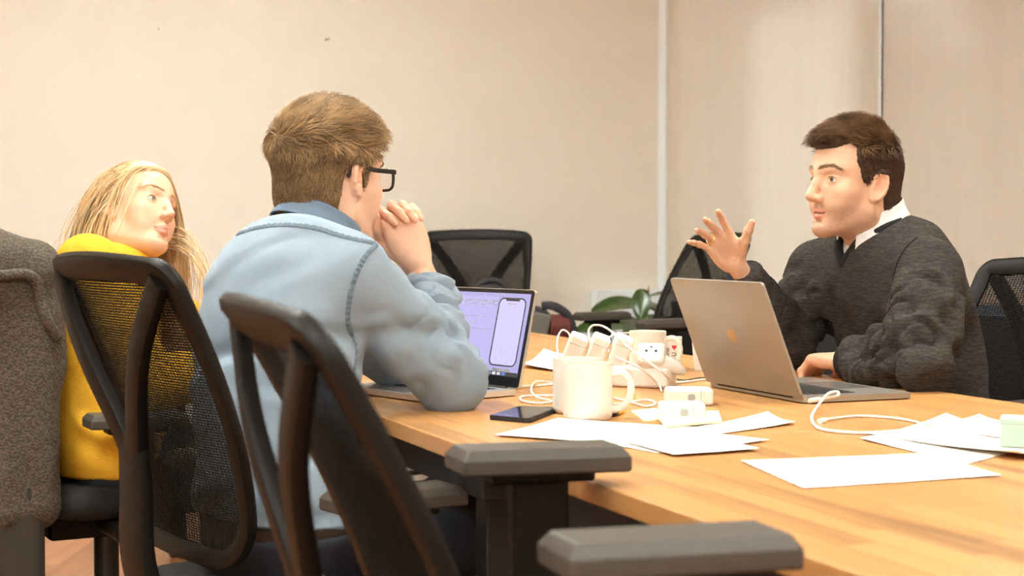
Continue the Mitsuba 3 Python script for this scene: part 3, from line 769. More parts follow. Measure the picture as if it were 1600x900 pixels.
def shell(m, mask, thick_, seed=0):
    """the part of the mesh where mask > 0, pushed out by thick_ (per vertex), as a mesh of its own"""
    f = np.asarray(m.faces)
    keep = (mask[f] > 0.001).all(1)
    n = vnormals(m)
    v = np.asarray(m.vertices) + n * (thick_ * np.sqrt(np.clip(mask, 0, 1)) - 0.0015 * (mask < 0.2))[:, None]
    s = trimesh.Trimesh(v, f[keep], process=False)
    used = np.unique(s.faces)
    new = np.full(len(v), -1); new[used] = np.arange(len(used))
    return trimesh.Trimesh(v[used], new[s.faces], process=False), used
def join(ms):
    """[(mesh, colours)] -> one mesh and its colours"""
    return cat([m for m, _ in ms]), np.vstack([c for _, c in ms])
def brow_hairs(hm, P, color, n=230, z0=0.0235, thickness=0.0038, seed=5):
    out = []
    g = lambda k, d: P.get(k, d)
    for s in (-1, 1):                                                      # lash lines
        R = rot((1, 0, 0), -s * g('eye_slant', 4))
        for up in (1, -1):
            a = np.linspace(0.12, 0.88, 15) * np.pi
            q = np.stack([0 * a, np.cos(a) * g('eye_w', 0.0132), up * np.sin(a) * (g('eye_open', 0.0049) + 0.0006)], 1) @ R.T
            q += V(0, s * 0.0325, 0.0002 + g('lid_dz', -0.0007))
            dy, dz = (q[:, 1] - s * 0.0325) / 0.0170, (q[:, 2] + 0.0005) / 0.0158
            q[:, 0] = 0.0675 + 0.0165 * np.sqrt(np.clip(1 - dy**2 - dz**2, 0.02, 1)) - 0.0003
            lm = tube(q, (0.00085 if up > 0 else 0.00045) * np.sin(np.linspace(0.15, 0.85, 15) * np.pi) ** 0.5, 5)
            out.append((lm, np.tile(np.array(color) * (0.6 if up > 0 else 1.2), (len(lm.vertices), 1))))
    for s in (-1, 1):
        v = np.asarray(hm.vertices)
        y = np.abs(v[:, 1])
        arc = z0 + 0.0045 * np.sin(np.clip((y - 0.010) / 0.042, 0, 1) * np.pi * 0.62) - 0.012 * np.clip((y - 0.042) / 0.02, 0, 1)
        m = (v[:, 1] * s > 0.009) * (y < 0.056) * (v[:, 0] > 0.03) * sstep(thickness, thickness * 0.5, np.abs(v[:, 2] - arc) * (1 + 0.5 * (y > 0.04)))
        p, nn = sample(hm, m, n, seed + s)
        fl = np.stack([-0.35 + 0 * p[:, 0], s * 0.9 + 0 * p[:, 0], 0.45 - 14 * np.clip(np.abs(p[:, 1]) - 0.02, 0, 1)], 1)
        fl -= nn * (fl * nn).sum(1, keepdims=True); fl /= np.linalg.norm(fl, axis=1, keepdims=True)
        out.append(strands(p, nn, fl, 0.0085, 0.0016, 0.00045, color, seg=3, seed=seed + 3 + s))
    return join(out)

# ---- hands (local frame: x towards the fingers, z out of the palm; the thumb is on the -y side of a right hand)
def hand_mesh(side='right', curl=((12, 20, 12),) * 4, spread=(-10, -2, 7, 16), thumb=dict(out=45, up=25, bend=(10, 15)), size=1.0, h=0.0024, fat=1.0):
    """curl: per finger index..little, degrees at the three joints; spread: degrees away from -y; returns mesh (wrist at the origin), finger points"""
    base = [V(0.093, -0.0265, 0.0), V(0.096, -0.0055, 0.0), V(0.091, 0.0145, 0.0), V(0.082, 0.0325, 0.0)]
    lens = [(0.043, 0.025, 0.021), (0.047, 0.029, 0.022), (0.043, 0.027, 0.022), (0.034, 0.020, 0.019)]
    rad = [(0.0098, 0.0088, 0.0078, 0.0066), (0.0100, 0.0090, 0.0080, 0.0068), (0.0096, 0.0086, 0.0076, 0.0064), (0.0086, 0.0076, 0.0068, 0.0058)]
    chains = []
    for b, L, r, cu, sp in zip(base, lens, rad, curl, spread):
        a = math.radians(sp)
        d = V(math.cos(a), math.sin(a), 0)
        pts, ang = [b], 0
        for l, c in zip(L, cu):
            ang += math.radians(c)
            pts.append(pts[-1] + l * (d * math.cos(ang) + V(0, 0, 1) * math.sin(ang)))
        chains.append((pts, [x * fat for x in r]))
    o, u = math.radians(thumb['out']), math.radians(thumb['up'])
    d = V(math.cos(o) * math.cos(u), -math.sin(o) * math.cos(u), math.sin(u))
    p0 = V(0.022, -0.020, 0.006)
    p1 = p0 + d * 0.046
    ax = unit(np.cross(d, V(math.sin(o), math.cos(o), 0.0)))
    tow = unit(thumb.get('tow', V(math.cos(o * 0.2), -0.15, 0.5)))
    def bend(dd, deg):
        t = unit(tow - dd * (tow @ dd))
        return dd * math.cos(math.radians(deg)) + t * math.sin(math.radians(deg))
    d1 = bend(d, thumb['bend'][0]); p2 = p1 + d1 * 0.034
    d2 = bend(d1, thumb['bend'][1]); p3 = p2 + d2 * 0.026
    chains.append(([p0, p1, p2, p3], [x * fat for x in (0.0155, 0.0122, 0.0108, 0.0080)]))
    allp = np.vstack([np.vstack(c[0]) for c in chains] + [V(-0.05, 0, 0)])
    F = Field(allp.min(0) - 0.03, allp.max(0) + 0.03, h)
    # palm
    F.cone((-0.05, 0.0, -0.002), (0.0, 0.0, -0.001), 0.0245, 0.0250, 0.01)
    F.ell((0.048, 0.002, -0.002), (0.056, 0.040, 0.0150), 0.016)
    for b in base: F.cone((0.012, b[1] * 0.42, -0.001), b - V(0.004, 0, 0.001), 0.0150, 0.0112 * fat, 0.012)
    F.ell((0.040, -0.022, 0.008), (0.030, 0.016, 0.0135), 0.012)      # ball of the thumb
    F.ell((0.036, 0.024, 0.006), (0.032, 0.013, 0.0115), 0.012)
    F.ell((0.055, 0.001, 0.0245), (0.028, 0.016, 0.0105), 0.014, sub=True)   # hollow
    tips = []
    for ci, (pts, r) in enumerate(chains):
        G = Field(np.vstack(pts).min(0) - 0.016, np.vstack(pts).max(0) + 0.016, h)
        G.lo = F.lo + np.round((G.lo - F.lo) / h) * h
        G.ax = [(G.lo[i] + h * np.arange(G.n[i])).astype(np.float32) for i in range(3)]
        for i in range(len(pts) - 1):
            G.cone(pts[i], pts[i + 1], r[i], r[i + 1], 0.003)
            if i: G.ell(pts[i], (r[i] * 1.07,) * 3, 0.003)
        o_ = np.round((G.lo - F.lo) / h).astype(int)
        a = np.maximum(o_, 0); b_ = np.minimum(o_ + G.n, F.n)
        sl = tuple(slice(x, y) for x, y in zip(a, b_)); sg_ = tuple(slice(x - z, y - z) for x, y, z in zip(a, b_, o_))
        A, Bq = F.D[sl], G.D[sg_]
        k = 0.006 if ci < 4 else 0.012
        # blend with the palm only near the root, stay apart from other fingers
        hh = np.maximum(k - np.abs(A - Bq), 0) / k
        P = np.stack(np.meshgrid(*[F.ax[i][sl[i]] for i in range(3)], indexing='ij'), -1)
        near = sstep(0.030, 0.010, np.linalg.norm(P - pts[0 if ci < 4 else 1], axis=-1)).astype(np.float32)
        F.D[sl] = np.minimum(A, Bq) - hh * hh * k / 4 * near
        tips.append(pts)
    m = F.mesh(2)
    m.vertices *= size
    if side == 'left':
        m.vertices[:, 1] *= -1; m.invert()
        tips = [[p * V(1, -1, 1) for p in c] for c in tips]
    return m, [[p * size for p in c] for c in tips]
def hand_color(v, tips, base, size=1.0):
    b = np.asarray(base, float)
    c = np.tile(b, (len(v), 1)) * (0.93 + 0.14 * nfbm(v * 70, 11)[:, None])
    for ch in tips:
        c = mixc(c, b * V(1.02, 0.72, 0.64), 0.55 * blob(v, ch[-1], (0.017, 0.017, 0.017)))
        for q in ch[1:-1]:
            c = mixc(c, b * V(0.98, 0.76, 0.69), 0.35 * blob(v, q, (0.011, 0.011, 0.011)))
    return c
def nails(tips, palm=1.0, size=1.0, side='right'):
    out = []
    for ch in tips:
        a, b = ch[-2], ch[-1]
        x = unit(b - a)
        z = V(0, 0, -1.0) * palm
        if ch is tips[-1]: z = unit(V(0.25, -1.0 if side == 'right' else 1.0, -0.25) * V(1, 1, palm))
        # for bent fingers the back of the finger turns with it
        z = unit(z - x * (z @ x)) if abs(z @ x) < 0.95 else unit(V(1, 0, 0) - x * x[0])
        if ch is not tips[-1] and x[0] < 0: z = -z if False else z
        y = np.cross(z, x)
        m = trimesh.creation.icosphere(2, 1.0)
        m.vertices *= V(0.0062, 0.0052, 0.0016) * size
        out.append(moved(m, b + z * 0.0055 * size + x * 0.0005, mat3(x, y, z)))
    return cat(out)
def poly_mask(v, pts, soft=0.006):
    """hair mask from a hairline drawn in the side view (x, z): above and behind the line"""
    ring = list(pts) + [(-0.2, pts[-1][1]), (-0.2, 0.3), (0.3, 0.3), (0.3, pts[0][1])]
    pg = sg.Polygon(ring)
    import shapely
    pp = shapely.points(v[:, 0], v[:, 2])
    d = shapely.distance(pg.exterior, pp) * np.where(shapely.contains(pg, pp), 1, -1)
    return sstep(-soft * 0.3, soft, d + 0.004 * (nfbm(v * 90, 21) - 0.5))
def short_hair(hm, line, thick_fn, flow_fn, len_fn, col_fn, n=5000, lift_fn=None, seed=1, wild=0.5, clump=70.0, width=0.0007):
    v = np.asarray(hm.vertices)
    ear = (np.abs(v[:, 1]) > 0.071) & (np.abs(v[:, 0] + 0.012) < 0.035) & (v[:, 2] < 0.013) & (v[:, 2] > -0.045)
    mask = poly_mask(v, line) * ~ear
    th = thick_fn(v) * (0.60 + 0.5 * nfbm(v * clump, seed + 5, 2))
    sh, used = shell(hm, mask, th)
    relax(sh)
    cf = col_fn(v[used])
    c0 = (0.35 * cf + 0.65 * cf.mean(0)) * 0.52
    p, nn = sample(hm, mask ** 1.5, n, seed)
    fl = flow_fn(p, nn)
    w = np.stack([nfbm(p * clump, seed + 30 + i, 2) - 0.5 for i in range(3)], -1) * 2
    rng = np.random.default_rng(seed)
    fl = fl + w * wild + rng.normal(0, 0.12, p.shape)
    fl -= nn * (fl * nn).sum(1, keepdims=True)
    fl /= np.linalg.norm(fl, axis=1, keepdims=True) + 1e-9
    L = len_fn(p) * rng.uniform(0.65, 1.15, len(p))
    lf = (lift_fn(p) if lift_fn is not None else thick_fn(p) * 0.9) * rng.uniform(0.75, 1.2, len(p))
    st, sc = strands(p - nn * 0.001 + nn * (thick_fn(p) * 0.80)[:, None], nn, fl, L, lf, width, col_fn(p) * (0.8 + 0.5 * nfbm(p * 140, seed + 3)[:, None]), seg=5, curl=0.25, grav=0.08, seed=seed)
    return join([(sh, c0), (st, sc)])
# ---- torsos, limbs and clothes over a skeleton given as joints in the room's coordinates
MALE = [(0.0, .112, .165), (.13, .115, .166), (.28, .110, .156), (.45, .112, .160), (.62, .120, .172), (.78, .118, .176), (.90, .090, .150)]
FEMALE = [(0.0, .110, .170), (.13, .110, .168), (.28, .095, .138), (.45, .095, .136), (.62, .105, .150), (.78, .100, .152), (.90, .078, .125)]
def torso(F, J, inflate=0.0, prof=MALE, k=0.05):
    sp = spline(J['spine'], 60)
    L = np.r_[0, np.cumsum(np.linalg.norm(np.diff(sp, axis=0), axis=1))]; L /= L[-1]
    tg = np.gradient(sp, axis=0); tg /= np.linalg.norm(tg, axis=1, keepdims=True)
    for t, d, w in prof:
        c = V(*[np.interp(t, L, sp[:, i]) for i in range(3)])
        u = unit(V(*[np.interp(t, L, tg[:, i]) for i in range(3)]))
        tw = np.clip((t - 0.1) / 0.6, 0, 1)
        f = unit(J['fwd0'] * (1 - tw) + J['fwd'] * tw); l = unit(np.cross(u, f)); f = np.cross(l, u)
        hz = 0.105 if t < 0.7 else 0.085 if t < 0.85 else 0.055
        F.ell(c, (d + inflate, w + inflate, hz + inflate), k, mat3(f, l, u))
    return F
def shoulders(F, J, inflate=0.0, sc=1.0, k=0.035):
    nb = J['neck']
    for s in ('R', 'L'):
        sh = J['sh' + s]
        F.cone(nb + (sh - nb) * 0.20 + V(0, 0, -0.062), sh + V(0, 0, 0.0), 0.058 * sc + inflate, 0.057 * sc + inflate, k)
        F.cone(sh + (nb - sh) * 0.25 + V(0, 0, -0.07), sh + V(0, 0, -0.01), 0.075 * sc + inflate, 0.056 * sc + inflate, k)
    return F
def arm(F, J, s, inflate=0.0, sc=1.0, k=0.022, r=(0.056, 0.049, 0.046, 0.031), to=1.0):
    a, b, c = J['sh' + s], J['el' + s], J['wr' + s]
    c = b + (c - b) * to
    F.cone(a, a + (b - a) * 0.45, r[0] * sc + inflate, r[0] * 0.97 * sc + inflate, k)
    F.cone(a + (b - a) * 0.45, b, r[0] * 0.97 * sc + inflate, r[1] * sc + inflate, k)
    F.cone(b, b + (c - b) * 0.35, r[2] * sc + inflate, r[2] * 1.02 * sc + inflate, k)
    F.cone(b + (c - b) * 0.35, c, r[2] * 1.02 * sc + inflate, r[3] * sc + inflate, k)
    return F
def legs(F, J, inflate=0.0, sc=1.0, k=0.04):
    for s in ('R', 'L'):
        h, kn, an, to = J['hip' + s], J['kn' + s], J['an' + s], J['toe' + s]
        F.cone(h, kn, 0.088 * sc + inflate, 0.062 * sc + inflate, k)
        F.cone(kn, kn + (an - kn) * 0.35, 0.060 * sc + inflate, 0.058 * sc + inflate, k)
        F.cone(kn + (an - kn) * 0.35, an, 0.058 * sc + inflate, 0.042 * sc + inflate, k)
    return F
def cut(F, c, n, r=0.12):
    """remove what lies beyond the plane at c with normal n, within r of c"""
    c, n = np.asarray(c, np.float32), unit(n).astype(np.float32)
    F.fun(lambda P: np.maximum(-((P - c) @ n), np.sqrt(((P - c) ** 2).sum(-1)) - r), c - r, c + r, 0.0, sub=True)
    return F
def halfspace_cut(F, c, n):
    c, n = np.asarray(c, np.float32), unit(n).astype(np.float32)
    lo, hi = F.lo, F.lo + F.h * F.n
    F.fun(lambda P: -((P - c) @ n), lo, hi, 0.0, sub=True)
    return F
def probe(F, o, d, dist=0.3):
    """where the line from o (outside) along d first enters the field's solid"""
    from scipy.ndimage import map_coordinates
    t = np.linspace(0, dist, 240)
    P = np.asarray(o) + np.outer(t, d)
    v = map_coordinates(F.D, ((P - F.lo) / F.h).T, order=1, mode='nearest')
    i = np.argmax(v < 0)
    return P[i] if v[i] < 0 else None
def jbounds(J, keys, pad=0.2):
    p = np.vstack([np.atleast_2d(J[k]) for k in keys])
    return p.min(0) - pad, p.max(0) + pad
def shoe(J, s, col='m_shoe'):
    a, t = J['an' + s], J['toe' + s]
    F = Field(np.minimum(a, t) - 0.09, np.maximum(a, t) + 0.09, 0.006)
    a0 = V(a[0], a[1], 0.05); t0 = V(t[0], t[1], 0.035); d = unit(t0 - a0)
    F.cone(a0 - d * 0.035, a0 + d * 0.05, 0.042, 0.045, 0.02); F.cone(a0 + d * 0.05, t0, 0.045, 0.034, 0.02)
    F.cone(a0, a, 0.045, 0.045, 0.02)
    halfspace_cut(F, V(0, 0, 0.002), V(0, 0, -1))
    return F.mesh(1)
def body_mesh(J, head, hands, base, sc=1.0, prof=MALE):
    """head: (mesh, colours) in the room's frame; hands: list of the same. One continuous surface, colours carried over."""
    lo, hi = jbounds(J, ['spine', 'shR', 'shL', 'elR', 'elL', 'wrR', 'wrL', 'hipR', 'hipL', 'knR', 'knL', 'anR', 'anL'], 0.16)
    F = Field(lo, hi, 0.011)
    torso(F, J, -0.022, prof); shoulders(F, J, -0.020, sc)
    for s in 'RL': arm(F, J, s, -0.013, sc)
    legs(F, J, -0.016, sc)
    core = F.mesh(1)
    parts = [(core, np.tile(np.asarray(base, float), (len(core.vertices), 1))), head] + hands
    try:
        mm = []
        for m, _ in parts:
            q = m3.Manifold(m3.Mesh(np.asarray(m.vertices, np.float32), np.asarray(m.faces, np.uint32)))
            if q.status() != m3.Error.NoError: raise ValueError(q.status())
            mm.append(q)
        u = mm[0]
        for q in mm[1:]: u = u + q
        out = tm(u)
        from scipy.spatial import cKDTree
        allv, allc = np.vstack([m.vertices for m, _ in parts]), np.vstack([c for _, c in parts])
        _, i = cKDTree(allv).query(out.vertices)
        return out, allc[i]
    except Exception as e:
        print('body union:', e)
        return join(parts)
def folds(m, fn):
    """push the cloth's vertices along their normals by fn(points, normals)"""
    n = vnormals(m)
    m.vertices = np.asarray(m.vertices) + n * fn(np.asarray(m.vertices), n)[:, None]
    return m
def ridge(x, w=0.5):
    """soft creases: sharp valleys between rounded rolls"""
    return 1 - np.abs(2 * x - 1) ** w
def limb_folds(P, a, b, amp, freq, seed, lo=0.0, hi=1.0, rad=0.11, twist=0.9):
    """folds running round a limb from a to b"""
    d = b - a; L = np.linalg.norm(d); d = d / L
    q = P - a
    t = (q @ d) / L
    e1 = unit(np.cross(d, V(0.3, 0.2, 1))); e2 = np.cross(d, e1)
    r = q - (q @ d)[:, None] * d
    ang = np.arctan2(r @ e2, r @ e1)
    near = sstep(rad, rad * 0.75, np.linalg.norm(r, axis=1)) * sstep(lo - 0.10, lo + 0.06, t) * sstep(hi + 0.10, hi - 0.06, t)
    s = np.stack([t * freq + twist * 0.35 * np.sin(ang + seed), np.cos(ang) * 0.9 + seed, np.sin(ang) * 0.9], 1)
    n = meshkit.noise(s, seed)
    n2 = meshkit.noise(s * V(1.5, 1.2, 1.2) + 7.3, seed + 50)
    return amp * near * (0.9 * (ridge(n, 1.3) - 0.5) - 0.55 * np.exp(-((n2 - 0.5) / 0.11) ** 2))
def on_surface(m, pix, lift=0.001):
    """points of the mesh seen at the given picture points"""
    d = np.array([unit(ray(*p)) for p in pix])
    import trimesh.ray.ray_triangle as rt
    loc, ri, ti = rt.RayMeshIntersector(m).intersects_location(np.tile(CAM, (len(d), 1)), d, multiple_hits=False)
    out = np.full((len(d), 3), np.nan); nn = np.zeros((len(d), 3))
    for p, r, t in zip(loc, ri, ti):
        if np.isnan(out[r, 0]) or np.linalg.norm(p - CAM) < np.linalg.norm(out[r] - CAM):
            out[r] = p; nn[r] = m.face_normals[t]
    ok = ~np.isnan(out[:, 0])
    o, nn = out[ok], nn[ok]
    nn *= np.where(((CAM - o) * nn).sum(1) > 0, 1, -1)[:, None]
    return o + nn * lift, nn
def collar(neck, axis, fwd, r=0.066, height=0.040, fall=0.045, gap=28, flare=0.018, droop=0.035, t=0.0025, tip=0.03, back_rise=0.0):
    """a folded shirt collar: stand and falling leaf round the neck, open in front by gap degrees"""
    u = unit(axis); f = unit(fwd - u * (fwd @ u)); l = np.cross(u, f)
    def fn(a, b):
        th = np.radians(gap + a * (360 - 2 * gap))
        fr = (0.5 + 0.5 * np.cos(th))                      # 1 in front
        d = np.cos(th)[:, None] * f + np.sin(th)[:, None] * l
        s = b * 2
        up = np.clip(s, 0, 1); dn = np.clip(s - 1, 0, 1)
        ra = r + 0.004 * np.sin(np.pi * up) + flare * dn + 0.004 * np.sin(np.pi * np.clip(s - 0.6, 0, 0.8) / 0.8) + tip * dn * fr**6 * 0.4
        z = height * up - (fall + tip * fr**6) * dn - droop * fr + back_rise * (1 - fr)
        return neck + d * ra[:, None] + u * z[:, None]
    return thick(grid_sheet(fn, 90, 22), t)
def long_hair(HM, to_world_pt, color_fn, line, part_y=0.0, n=2600, length=0.34, seed=4, colliders=None, wave=0.006):
    """straight long hair from a parting, falling under gravity in the room's frame.
    to_world_pt: (R, origin) of the head; returns a mesh in the room's frame"""
    R, o = to_world_pt
    v = np.asarray(HM.vertices)
    ear = (np.abs(v[:, 1]) > 0.069) & (np.abs(v[:, 0] + 0.012) < 0.035) & (v[:, 2] < 0.020) & (v[:, 2] > -0.045)
    mask = poly_mask(v, line) * ~ear
    sh, used = shell(HM, mask, (0.008 + 0.004 * nfbm(v * 60, 3)) * np.ones(len(v)))
    relax(sh)
    c0 = color_fn(v[used]) * 0.8
    p, nn = sample(HM, mask ** 1.3, n, seed)
    rng = np.random.default_rng(seed)
    seg = 16
    near = (p[:, 1] < part_y)
    loose = np.random.default_rng(seed + 9).random(len(p)) < 0.08
    fl = np.stack([np.where(near, np.where(loose, -0.45, -1.0), -0.25 - 0.5 * sstep(0.02, 0.09, p[:, 0])), np.where(near, -0.85, 1.3), -0.35 + 0 * p[:, 0]], 1)
    fl -= nn * (fl * nn).sum(1, keepdims=True); fl /= np.linalg.norm(fl, axis=1, keepdims=True)
    pw, fw, nw = p @ R.T + o, fl @ R.T, nn @ R.T
    step = length / (seg - 1) * rng.uniform(0.75, 1.1, len(p))
    pts = [pw + nw * 0.004]
    d = unit(fw + nw * 0.25) if False else (fw + nw * 0.25)
    d /= np.linalg.norm(d, axis=1, keepdims=True)
    off = rng.uniform(0.003, 0.012, len(p))
    for i in range(seg - 1):
        d = d + V(0, 0, -0.42)
        q = pts[-1]
        ph = np.stack([meshkit.noise(np.c_[pw[:, :2] * 45, q[:, 2:] * 9], seed + j) - 0.5 for j in (1, 2)], 1)
        d[:, :2] += ph * 0.35
        d /= np.linalg.norm(d, axis=1, keepdims=True)
        q = q + d * step[:, None]
        # stay off the skull and the neck
        ql = (q - o) @ R
        for c, r in (((-0.008, 0, 0.025), (0.100, 0.079, 0.092)), ((0.02, 0, -0.045), (0.066, 0.064, 0.075))):
            g = (ql - np.array(c)) / (np.array(r) + off[:, None])
            k = np.linalg.norm(g, axis=1, keepdims=True)
            ql = np.where(k < 1, np.array(c) + g / np.maximum(k, 1e-6) * (np.array(r) + off[:, None]), ql)
        q = ql @ R.T + o
        for a, b, r in (colliders or []):
            ba = b - a
            t = np.clip((q - a) @ ba / (ba @ ba), 0, 1)[:, None]
            c = a + t * ba; w = q - c; k = np.linalg.norm(w, axis=1, keepdims=True)
            q = np.where(k < r + off[:, None] * 0.7, c + w / np.maximum(k, 1e-6) * (r + off[:, None] * 0.7), q)
        d = q - pts[-1]; d /= np.linalg.norm(d, axis=1, keepdims=True) + 1e-9
        pts.append(q)
    P = np.stack(pts, 1)
    t = np.linspace(0, 1, seg)[None, :, None]
    dd = np.gradient(P, axis=1); dd /= np.linalg.norm(dd, axis=2, keepdims=True) + 1e-12
    a = np.cross(dd, nw[:, None] + 0.01); a /= np.linalg.norm(a, axis=2, keepdims=True) + 1e-12
    b = np.cross(dd, a)
    wd = rng.uniform(0.0009, 0.0019, len(p))[:, None, None] * (1 - 0.75 * t**3)
    vv = np.stack([P + a * wd, P - a * wd * 0.5 + b * wd * 0.5, P - a * wd * 0.5 - b * wd * 0.5], 2)
    N = len(p)
    i, j = np.meshgrid(np.arange(seg - 1), np.arange(3), indexing='ij')
    q = np.stack([i * 3 + j, i * 3 + (j + 1) % 3, (i + 1) * 3 + (j + 1) % 3, (i + 1) * 3 + j], -1).reshape(1, -1, 4)
    q = (q + np.arange(N)[:, None, None] * seg * 3).reshape(-1, 4)
    m = trimesh.Trimesh(vv.reshape(-1, 3), np.vstack([q[:, [0, 1, 2]], q[:, [0, 2, 3]]]), process=False)
    col = np.repeat(color_fn(p) * rng.uniform(0.6, 1.25, (N, 1)), seg * 3, 0)
    return join([(moved(sh, o, R), c0), (m, np.clip(col, 0, 1))])
def head_frame(face, roll=0.0, pitch=0.0):
    """face: direction looked at (any length); roll: degrees, tilting the crown towards the person's right; pitch: degrees up"""
    f = unit(face); l = unit(np.cross(V(0, 0, 1), f)); u = np.cross(f, l)
    R = mat3(f, l, u)
    return R @ rot((0, 1, 0), -pitch) @ rot((1, 0, 0), roll)
# ---------------------------------------------------------------- the man in the dark sweater
SKIN_B = lin(222, 178, 150)
HB_P = dict(width=1.0, brow=1.08, jaw=0.93, stubble=0.62, open=0.0030, nose_len=1.02, eye_open=0.0062, eye_w=0.0142, neck_r=0.057, neck1=V(-0.078, 0, -0.155), chin_len=1.0, mouth_w=0.021)
LINE_B = [(0.12, 0.063), (0.080, 0.066), (0.050, 0.078), (0.039, 0.068), (0.042, 0.040), (0.030, 0.012), (0.022, -0.004), (0.010, -0.006), (0.004, 0.008), (-0.006, 0.016), (-0.028, 0.013), (-0.031, -0.02), (-0.038, -0.055), (-0.055, -0.078)]
def hair_b(HM):
    def top(v): return sstep(0.045, 0.085, v[:, 2]) * sstep(-0.085, -0.03, v[:, 0])
    def thick_fn(v): return 0.005 + 0.009 * top(v) + 0.006 * sstep(0.05, 0.085, v[:, 0]) * top(v)
    def flow_fn(p, n):
        t = top(p)[:, None]
        front = np.array([0.9, 0.0, 0.25]) + np.stack([0 * p[:, 0], -0.5 * np.sign(p[:, 1]), 0 * p[:, 0]], 1) * 0.3
        sides = np.array([-0.45, 0, -0.9]) + 0 * p
        return front * t + sides * (1 - t)
    def len_fn(p): return 0.011 + 0.020 * top(p)
    def lift_fn(p): return 0.004 + 0.018 * top(p) + 0.006 * sstep(0.06, 0.085, p[:, 0]) * top(p)
    def col(p):
        b = np.tile(np.array(lin(72, 49, 34)), (len(p), 1))
        return mixc(b, lin(140, 108, 76), top(p) * np.clip(1.9 * nfbm(p * 45, 77) - 0.5, 0, 1))
    return short_hair(HM, LINE_B, thick_fn, flow_fn, len_fn, col, 8000, lift_fn, seed=2, wild=0.75, clump=60.0, width=0.0010)

# ---------------------------------------------------------------- the man in the blue shirt
SKIN_A = lin(226, 184, 158)
HA_P = dict(neck1=V(-0.06, 0, -0.165), width=1.02, brow=1.0, jaw=1.04, stubble=0.12, neck_r=0.060, mouth_w=0.022)
LINE_A = [(0.12, 0.070), (0.080, 0.072), (0.056, 0.078), (0.046, 0.062), (0.044, 0.038), (0.030, 0.012), (0.022, -0.020), (0.010, -0.022), (0.004, 0.004), (-0.006, 0.016), (-0.028, 0.012), (-0.033, -0.03), (-0.038, -0.065), (-0.050, -0.088)]
def hair_a(HM):
    W = V(-0.088, 0.012, 0.060)                       # the whorl at the crown
    def top(v): return sstep(-0.010, 0.090, v[:, 2])
    def thick_fn(v): return 0.0055 + 0.010 * top(v) + 0.006 * sstep(0.03, 0.075, v[:, 0]) * top(v)
    def flow_fn(p, n):
        t = sstep(0.010, 0.070, p[:, 2])[:, None]
        r = p - W
        r = r / (np.linalg.norm(r, axis=1, keepdims=True) + 1e-6)
        sw = np.cross(n, r)
        front = r * 0.9 + sw * 0.5 + np.array([0.25, 0.15, 0.0])
        sides = np.array([-0.25, 0, -1.0]) + 0 * p
        return front * t + sides * (1 - t)
    def len_fn(p): return 0.013 + 0.026 * sstep(0.02, 0.08, p[:, 2])
    def lift_fn(p): return 0.004 + 0.010 * sstep(0.02, 0.08, p[:, 2]) * (0.35 + 0.65 * sstep(-0.10, -0.03, p[:, 0]))
    def col(p):
        b = np.tile(np.array(lin(112, 86, 58)), (len(p), 1))
        return mixc(b, lin(180, 150, 110), np.clip(0.3 + top(p), 0, 1) * np.clip(2.4 * nfbm(p * np.array([26, 60, 60]), 70) - 0.75, 0, 1))
    return short_hair(HM, LINE_A, thick_fn, flow_fn, len_fn, col, 11000, lift_fn, seed=9, wild=0.95, clump=46.0, width=0.0010)

# ---------------------------------------------------------------- the woman in yellow
SKIN_C = lin(218, 176, 146)
HC_P = dict(ear_out=14, neck1=V(-0.07, 0.0, -0.15), width=0.955, brow=0.55, jaw=0.86, nose_len=0.85, nose_w=0.88, nose_up=0.003, lips=1.1, mouth_w=0.0225, eye_open=0.0056, eye_w=0.0138, neck_r=0.049, chin_len=0.97, lip_col=lin(206, 128, 112))
LINE_C = [(0.12, 0.082), (0.078, 0.082), (0.052, 0.070), (0.036, 0.040), (0.024, 0.010), (0.012, -0.010), (0.002, -0.004), (-0.010, 0.014), (-0.026, 0.008), (-0.032, -0.03), (-0.038, -0.070), (-0.050, -0.095)]
def col_c(p):
    b = np.tile(np.array(lin(214, 182, 136)), (len(p), 1))
    b = mixc(b, lin(246, 226, 186), np.clip(1.8 * nfbm(p * 55, 33) - 0.5, 0, 1))
    return mixc(b, lin(176, 138, 94), sstep(0.105, 0.12, p[:, 2]) * 0.5)
